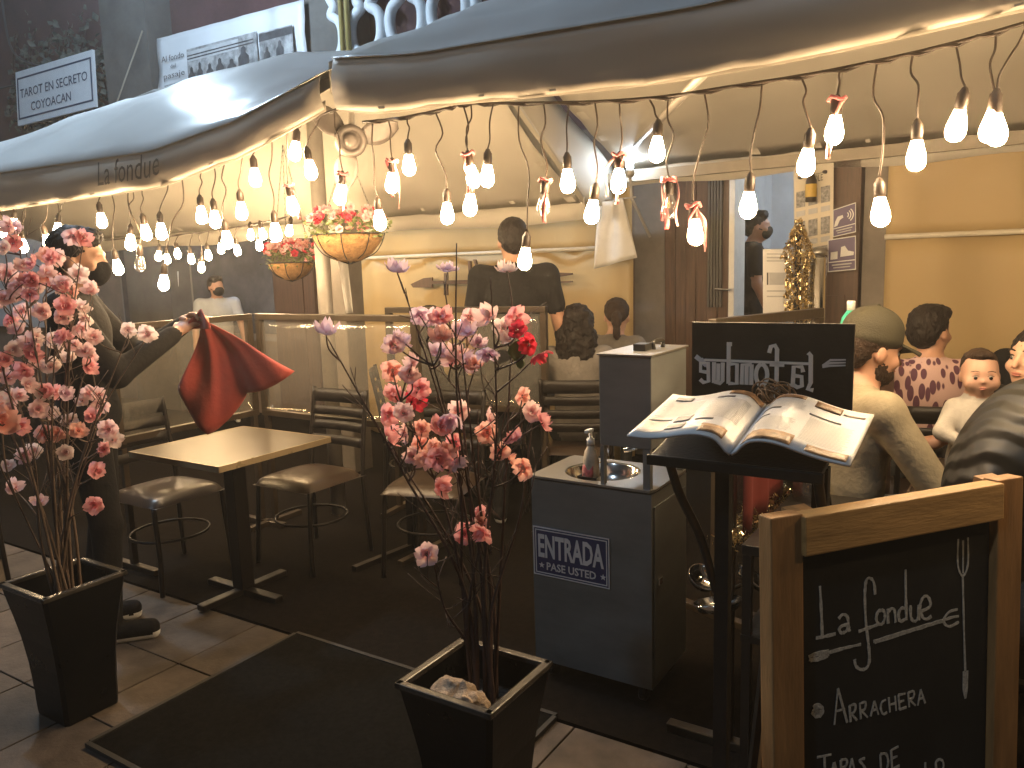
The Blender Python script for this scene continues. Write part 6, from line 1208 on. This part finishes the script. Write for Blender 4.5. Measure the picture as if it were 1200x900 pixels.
for nm, a, lab in (('notice_poster', [att(976, 246, 2.835), att(1003, 237, 2.835), att(1003, 272, 2.835), att(976, 278, 2.835)], 'purple notice poster with a pointing hand pictogram on the wooden pillar'), ('notice_poster', [att(970, 281, 2.833), att(1003, 276, 2.833), att(1003, 316, 2.833), att(970, 319, 2.833)], 'purple notice poster with a shoe pictogram on the wooden pillar')):
    d = T(nm, lab, 'poster', on(a, 0.5, 1), UANG); flat('sheet', 'purple', a, 0.004, d)
    for z in ((0, 0, 1, 0.03), (0, 0.97, 1, 1), (0, 0.03, 0.03, 0.97), (0.97, 0.03, 1, 0.97), (0.03, 0.69, 0.97, 0.72)): flat('border', 'signwhite', sub(a, *z, 0.0015), 0.001, d)
    for z in ((0.15, 0.78, 0.85, 0.82), (0.2, 0.87, 0.8, 0.90)): flat('text_line', 'inkgrey', sub(a, *z, 0.0015), 0.001, d)
    if 'hand' in lab:
        MB().prism([(0.05, 0.1), (0.2, 0.12), (0.3, 0.3), (0.45, 0.35), (0.42, 0.45), (0.2, 0.45), (0.1, 0.3)], on(a, 0, 0.75, 0.002), (a[1]-a[0]), V(0, 0, (a[0]-a[3]).z), 0.001).build('pictogram', 'signwhite', d, world=True)
        for r in (0.018, 0.032, 0.046): MB().ribbon([(x, y) for x, y in arc(0, 0, r, r, -50, 50, 8)], 0.006, on(a, 0.55, 0.32, 0.002), UV, V(0, 0, 1), 0.001).build('pictogram', 'signwhite', d, world=True)
    else:
        MB().prism([(0.45, 0.1), (0.92, 0.1), (0.93, 0.2), (0.72, 0.26), (0.6, 0.42), (0.47, 0.40)], on(a, 0, 0.68, 0.002), (a[1]-a[0]), V(0, 0, (a[0]-a[3]).z), 0.001).build('pictogram', 'signwhite', d, world=True)
        MB().prism([(0.1, 0.05), (0.35, 0.05), (0.35, 0.28), (0.1, 0.28)], on(a, 0, 0.68, 0.002), (a[1]-a[0]), V(0, 0, (a[0]-a[3]).z), 0.001).build('pictogram', 'signwhite', d, world=True)
wq = [att(894, 292, 2.75), att(942, 292, 2.75), att(942, 372, 2.75), att(894, 372, 2.75)]
wn = T('notice_board', 'white printed notice sheet propped in the kitchen doorway', 'notice', on(wq, 0.5, 1), UANG); flat('sheet', 'paper', wq, 0.006, wn)
for z in ((0.1, 0.06, 0.85, 0.08), (0.1, 0.11, 0.8, 0.13), (0.1, 0.16, 0.82, 0.18), (0.1, 0.6, 0.9, 0.62), (0.1, 0.68, 0.85, 0.70)): flat('text_line', 'inkgrey', sub(wq, *z, 0.002), 0.001, wn)
flat('grey_panel', 'inkgrey', sub(wq, 0.16, 0.34, 0.95, 0.52, 0.002), 0.001, wn); flat('heading', 'ink', sub(wq, 0.10, 0.34, 0.14, 0.52, 0.002), 0.001, wn)
for x in (0.1, 0.9): MB().bar(on(wq, x, 0.95, -0.02), on(wq, x, 0.95, -0.02)*1.0-V(0, 0, on(wq, x, 0.95).z-0.01), 0.02).build('stand_leg', 'blackmetal', wn, world=True)
tcn = att(935, 300, 2.6)
def cone_pts(r):
    h = r.random(); z = tcn.z-0.40+0.62*h; f = 0.075 if h < 0.62 else (0.10*(1-(h-0.62)/0.38)+0.012); a = r.uniform(0, 6.28); q = f*math.sqrt(r.uniform(0.3, 1)); return V(tcn.x+q*math.cos(a), tcn.y+q*math.sin(a), z)
tn = tinsel('tinsel_tree', 'slim gold tinsel tree on a post in front of the drinks poster', 'decoration', cone_pts, 1800, V(tcn.x, tcn.y, 0), (0.006, 0.016)); MB().tube([V(tcn.x, tcn.y, 0), V(tcn.x, tcn.y, tcn.z+0.2)], 0.02, 8).build('post', 'blackmetal', tn, True, world=True)
sc = att(958, 322, 2.7); sv = T('steel_canister', 'tall polished steel canister beside the gold tinsel tree', 'canister', V(sc.x, sc.y, 0.9)); MB().lathe([(0.06, -0.9), (0.06, 0.0), (0.055, 0.02), (0.055, sc.z-0.9+0.1), (0.04, sc.z-0.9+0.12)], 20).build('body', 'chrome', sv, True); MB().lathe([(0.058, sc.z-0.9+0.12), (0.058, sc.z-0.9+0.15), (0.02, sc.z-0.9+0.17)], 20).build('lid', 'steel', sv, True)
# ============================================================= LED LAMP AND WHITE CLOTH
lm = T('floodlight', 'cool white lit lamp on a bracket above the hanging white cloth', 'lamp', att(738, 200, 2.7)); lc = att(738, 187, 2.7)
MB().lathe([(0.012, 0.05), (0.022, 0.04), (0.026, 0.0), (0.024, -0.05), (0.012, -0.06)], 14, lc).build('lit_tube', 'ledwhite', lm, True, world=True)
MB().ball(lc-V(0, 0, 0.09), 0.035, 12, 8).build('housing', 'pole', lm, True, world=True); MB().tube([lc-V(0, 0, 0.1), att(740, 232, 2.75), att(762, 278, 2.8)], 0.010, 8).build('bracket', 'pole', lm, True, world=True)
wc = T('white_towel', 'white cloth hung over a hook under the lit lamp', 'cloth', att(722, 235, 2.72)); cq = [att(703, 238, 2.72), att(731, 232, 2.72), att(746, 302, 2.72), att(698, 315, 2.72)]
MB().grid(lambda a, b: on(cq, a, b, 0.02*math.sin(a*9+b*2)+0.01), 16, 12, 0.003).build('cloth', 'whitecloth', wc, True, world=True)
MB().tube([att(700, 236, 2.74), att(745, 231, 2.74)], 0.006, 6).build('hook_bar', 'pole', wc, True, world=True)
# ============================================================= SKEWER CUTOUTS ON THE TARP
sk = T('skewer_ornament', 'dark wooden crossed fork and spear ornament hung on the tan tarpaulin', 'ornament', att(560, 330, 2.82)); 
def tp2(px, py): return att(px, py, 2.80)
def plate(pts, name='cutout'):
    P = [tp2(*p) for p in pts]; c = P[0]; mb = MB(); n = len(P); mb.add(P+[p+VV*0.02 for p in P], [tuple(range(n-1, -1, -1)), tuple(range(n, 2*n))]+[(k, (k+1) % n, n+(k+1) % n, n+k) for k in range(n)]); return mb.build(name, 'brownwood', sk, world=True)
plate([(481, 333), (496, 326), (506, 325), (506, 337), (484, 337)], 'spear_head'); plate([(506.3, 329), (552, 328), (552, 333), (506.3, 333)], 'shaft')
for z in ([(548, 306), (551, 306), (553, 327), (549.5, 327)], [(554, 304), (557, 304), (561, 318), (559, 318)], [(520, 320), (524, 320), (524, 346), (520, 346)], [(550, 334), (554, 334), (556, 347), (552, 347)]): plate(z, 'letter_stroke')
for z in ([(646, 319), (670, 320), (670, 322), (646, 326)], [(646, 330), (670, 329), (670, 331), (646, 333)], [(628, 324), (646, 319), (646, 333), (628, 333)]): plate(z, 'fork_tine')
# ============================================================= HANGING BASKETS
def basket(label, c, r, seed, chain_top):
    b = T('hanging_basket', label, 'flower basket', c); rnd = random.Random(seed)
    MB().lathe([(0.004, -r*0.78), (r*0.35, -r*0.72), (r*0.65, -r*0.52), (r*0.88, -r*0.25), (r, 0.0), (r*0.96, 0.0), (r*0.8, -r*0.2), (0.01, -r*0.3)], 22, cap=False).build('coir_liner', 'coco', b, True)
    for k in range(8):
        a = k*math.pi/4; MB().tube(bez([V(r*1.02*math.cos(a), r*1.02*math.sin(a), 0.0), V(r*0.92*math.cos(a), r*0.92*math.sin(a), -r*0.27), V(r*0.67*math.cos(a), r*0.67*math.sin(a), -r*0.56), V(0, 0, -r*0.82)], 4), 0.003, 5).build('wire', 'wire', b, True)
    MB().tube([V(r*1.02*math.cos(a), r*1.02*math.sin(a), 0.0) for a in [k*math.pi/12 for k in range(24)]], 0.004, 6, closed=True).build('wire_ring', 'wire', b, True)
    for k in range(3):
        a = k*2.1+0.6; s_ = V(r*math.cos(a), r*math.sin(a), 0); e = Vector(chain_top)-Vector(c); n = 22; mb = MB()
        for i in range(n):
            p = s_.lerp(e, (i+0.5)/n); d = (e-s_).normalized(); q = d.to_track_quat('Z', 'Y').to_matrix() @ Matrix.Rotation(i*math.pi/2, 3, 'Z'); L = (e-s_).length/n*0.62; mb.tube([p+q @ V(0.004*math.cos(t_), 0, L*math.sin(t_)) for t_ in [j*math.pi/4 for j in range(8)]], 0.0011, 4, closed=True)
        mb.build('chain', 'wire', b, True)
    mb = MB()
    for k in range(260):
        a, q = rnd.uniform(0, 6.28), math.sqrt(rnd.random())*r*1.15; p = V(q*math.cos(a), q*math.sin(a), rnd.uniform(-0.02, 0.09)-0.25*max(0, q-r*0.9)); L = rnd.uniform(0.02, 0.045); e = Euler((rnd.uniform(-1.2, 1.2), rnd.uniform(-1.2, 1.2), rnd.uniform(0, 6))).to_matrix()
        mb.add([p+e @ V(0, 0, 0), p+e @ V(-L*0.25, L*0.5, 0.004), p+e @ V(0, L, 0), p+e @ V(L*0.25, L*0.5, 0.004)], [(0, 1, 2, 3)])
    mb.build('foliage', 'hangleaf', b, kind='stuff')
    for k in range(70):
        a, q = rnd.uniform(0, 6.28), math.sqrt(rnd.random())*r*1.12; p = V(q*math.cos(a), q*math.sin(a), 0.06+0.06*rnd.random()+0.05*(1-q/r)-0.05*max(0, q-r*0.95)/r)
        if rnd.random() < 0.12: p.z -= r*0.35; p.x *= 1.02; p.y *= 1.02
        me = FM[rnd.choice(['p_pink', 'p_coral', 'p_pink', 'p_red', 'p_pale'])][2]; o = bpy.data.objects.new('flower', me); COL.objects.link(o); o.parent = b; o.location = p
        fd = V(p.x+rnd.gauss(0, 0.1), p.y+rnd.gauss(0, 0.1), 0.12+rnd.gauss(0, 0.05)).normalized(); o.rotation_euler = fd.to_track_quat('Z', 'Y').to_euler(); s_ = rnd.uniform(0.6, 0.9); o.scale = (s_, s_, s_)
    return b
bk = at(408, 275, 4.3); basket('coir hanging basket of pink flowers hung on chains beside the canopy pole', bk, 0.19, 1, at(405, 172, 4.15))
bk2 = at(341, 308, 5.3); basket('small coir hanging basket of pink flowers beneath the rear bulbs', bk2, 0.15, 2, bk2+V(0, 0, 0.75))
# ============================================================= FAN AT THE CANOPY JUNCTION
fc = at(411, 165, 3.75); fa = T('wall_fan', 'dusty grey fan with round motor hub between the two canopies', 'fan', fc)
ax_f = V(0.25, -0.95, -0.1).normalized(); MB().lathe([(0.02, -0.06), (0.06, -0.055), (0.075, -0.02), (0.072, 0.02), (0.05, 0.035), (0.045, 0.02), (0.03, 0.02), (0.028, 0.04), (0.012, 0.042)], 20, (0, 0, 0), ax_f).build('motor', 'fangrey', fa, True)
qf = ax_f.to_track_quat('Z', 'Y').to_matrix()
for k in range(3):
    R = qf @ Matrix.Rotation(k*2.094+2.4, 3, 'Z'); MB().grid(lambda a, b: R @ V(0.06+0.17*a, (b-0.5)*0.11*math.sin(math.pi*(0.2+0.72*a)), 0.03*(b-0.5)), 8, 5, 0.004).build('blade', 'fangrey', fa, True)
MB().tube([(0, 0, 0), (0.0, 0.05, 0.12), (0.0, 0.1, 0.35)], 0.016, 8).build('mount', 'pole', fa, True)
# strut left: rear stub post behind the basket
rp = at(402, 330, 6.1); mb = MB(); mb.box((rp.x, rp.y, 1.0), (0.22, 0.2, 2.0), Matrix.Rotation(UANG, 3, 'Z'), bev=0.01); tag(mb.build('plaster_pier', 'greywall', None), 'rough plaster pier behind the larger hanging basket', 'pier')
rp = at(403, 320, 5.5); mb = MB(); mb.grid(lambda a, b: V(rp.x-0.05+0.07*a+0.05*b*(1-0.4*a), rp.y+0.02*math.sin(a*7+b*3), 1.68-0.42*b), 8, 10, 0.003); tag(mb.build('tied_curtain', 'whitecloth', None, True), 'white curtain end gathered beside the plaster pier', 'curtain')
# sheet notices on the left shopfront
for (a, b, c, d, lab) in ((181, 318, 209, 362, 'white paper notice taped low on the shopfront post'), (178, 262, 188, 340, 'narrow white menu strip hanging on the shopfront')):
    q = [att(a, b, 3.1), att(c, b, 3.1), att(c, d, 3.1), att(a, d, 3.1)]; tag(flat('paper_notice', 'paper', q, 0.004), lab, 'notice')
# ============================================================= ADDED HAZE IMITATING LENS BLOOM
hz = bpy.data.materials.new('bloom_haze'); hz.use_nodes = True; n = hz.node_tree; n.nodes.remove(n.nodes['Principled BSDF'])
pv = n.nodes.new('ShaderNodeVolumePrincipled'); pv.inputs['Color'].default_value = (1, 0.97, 0.93, 1); pv.inputs['Density'].default_value = 0.0052; pv.inputs['Anisotropy'].default_value = 0.6
n.links.new(pv.outputs[0], n.nodes['Material Output'].inputs['Volume'])
o = MB().box((0, 4, 4.4), (80, 80, 11)).build('haze', hz); o['kind'] = 'stuff'; o['label'] = 'thin haze volume added to imitate lens bloom round the bulbs'; o['category'] = 'haze'
cy.volume_bounces = 0
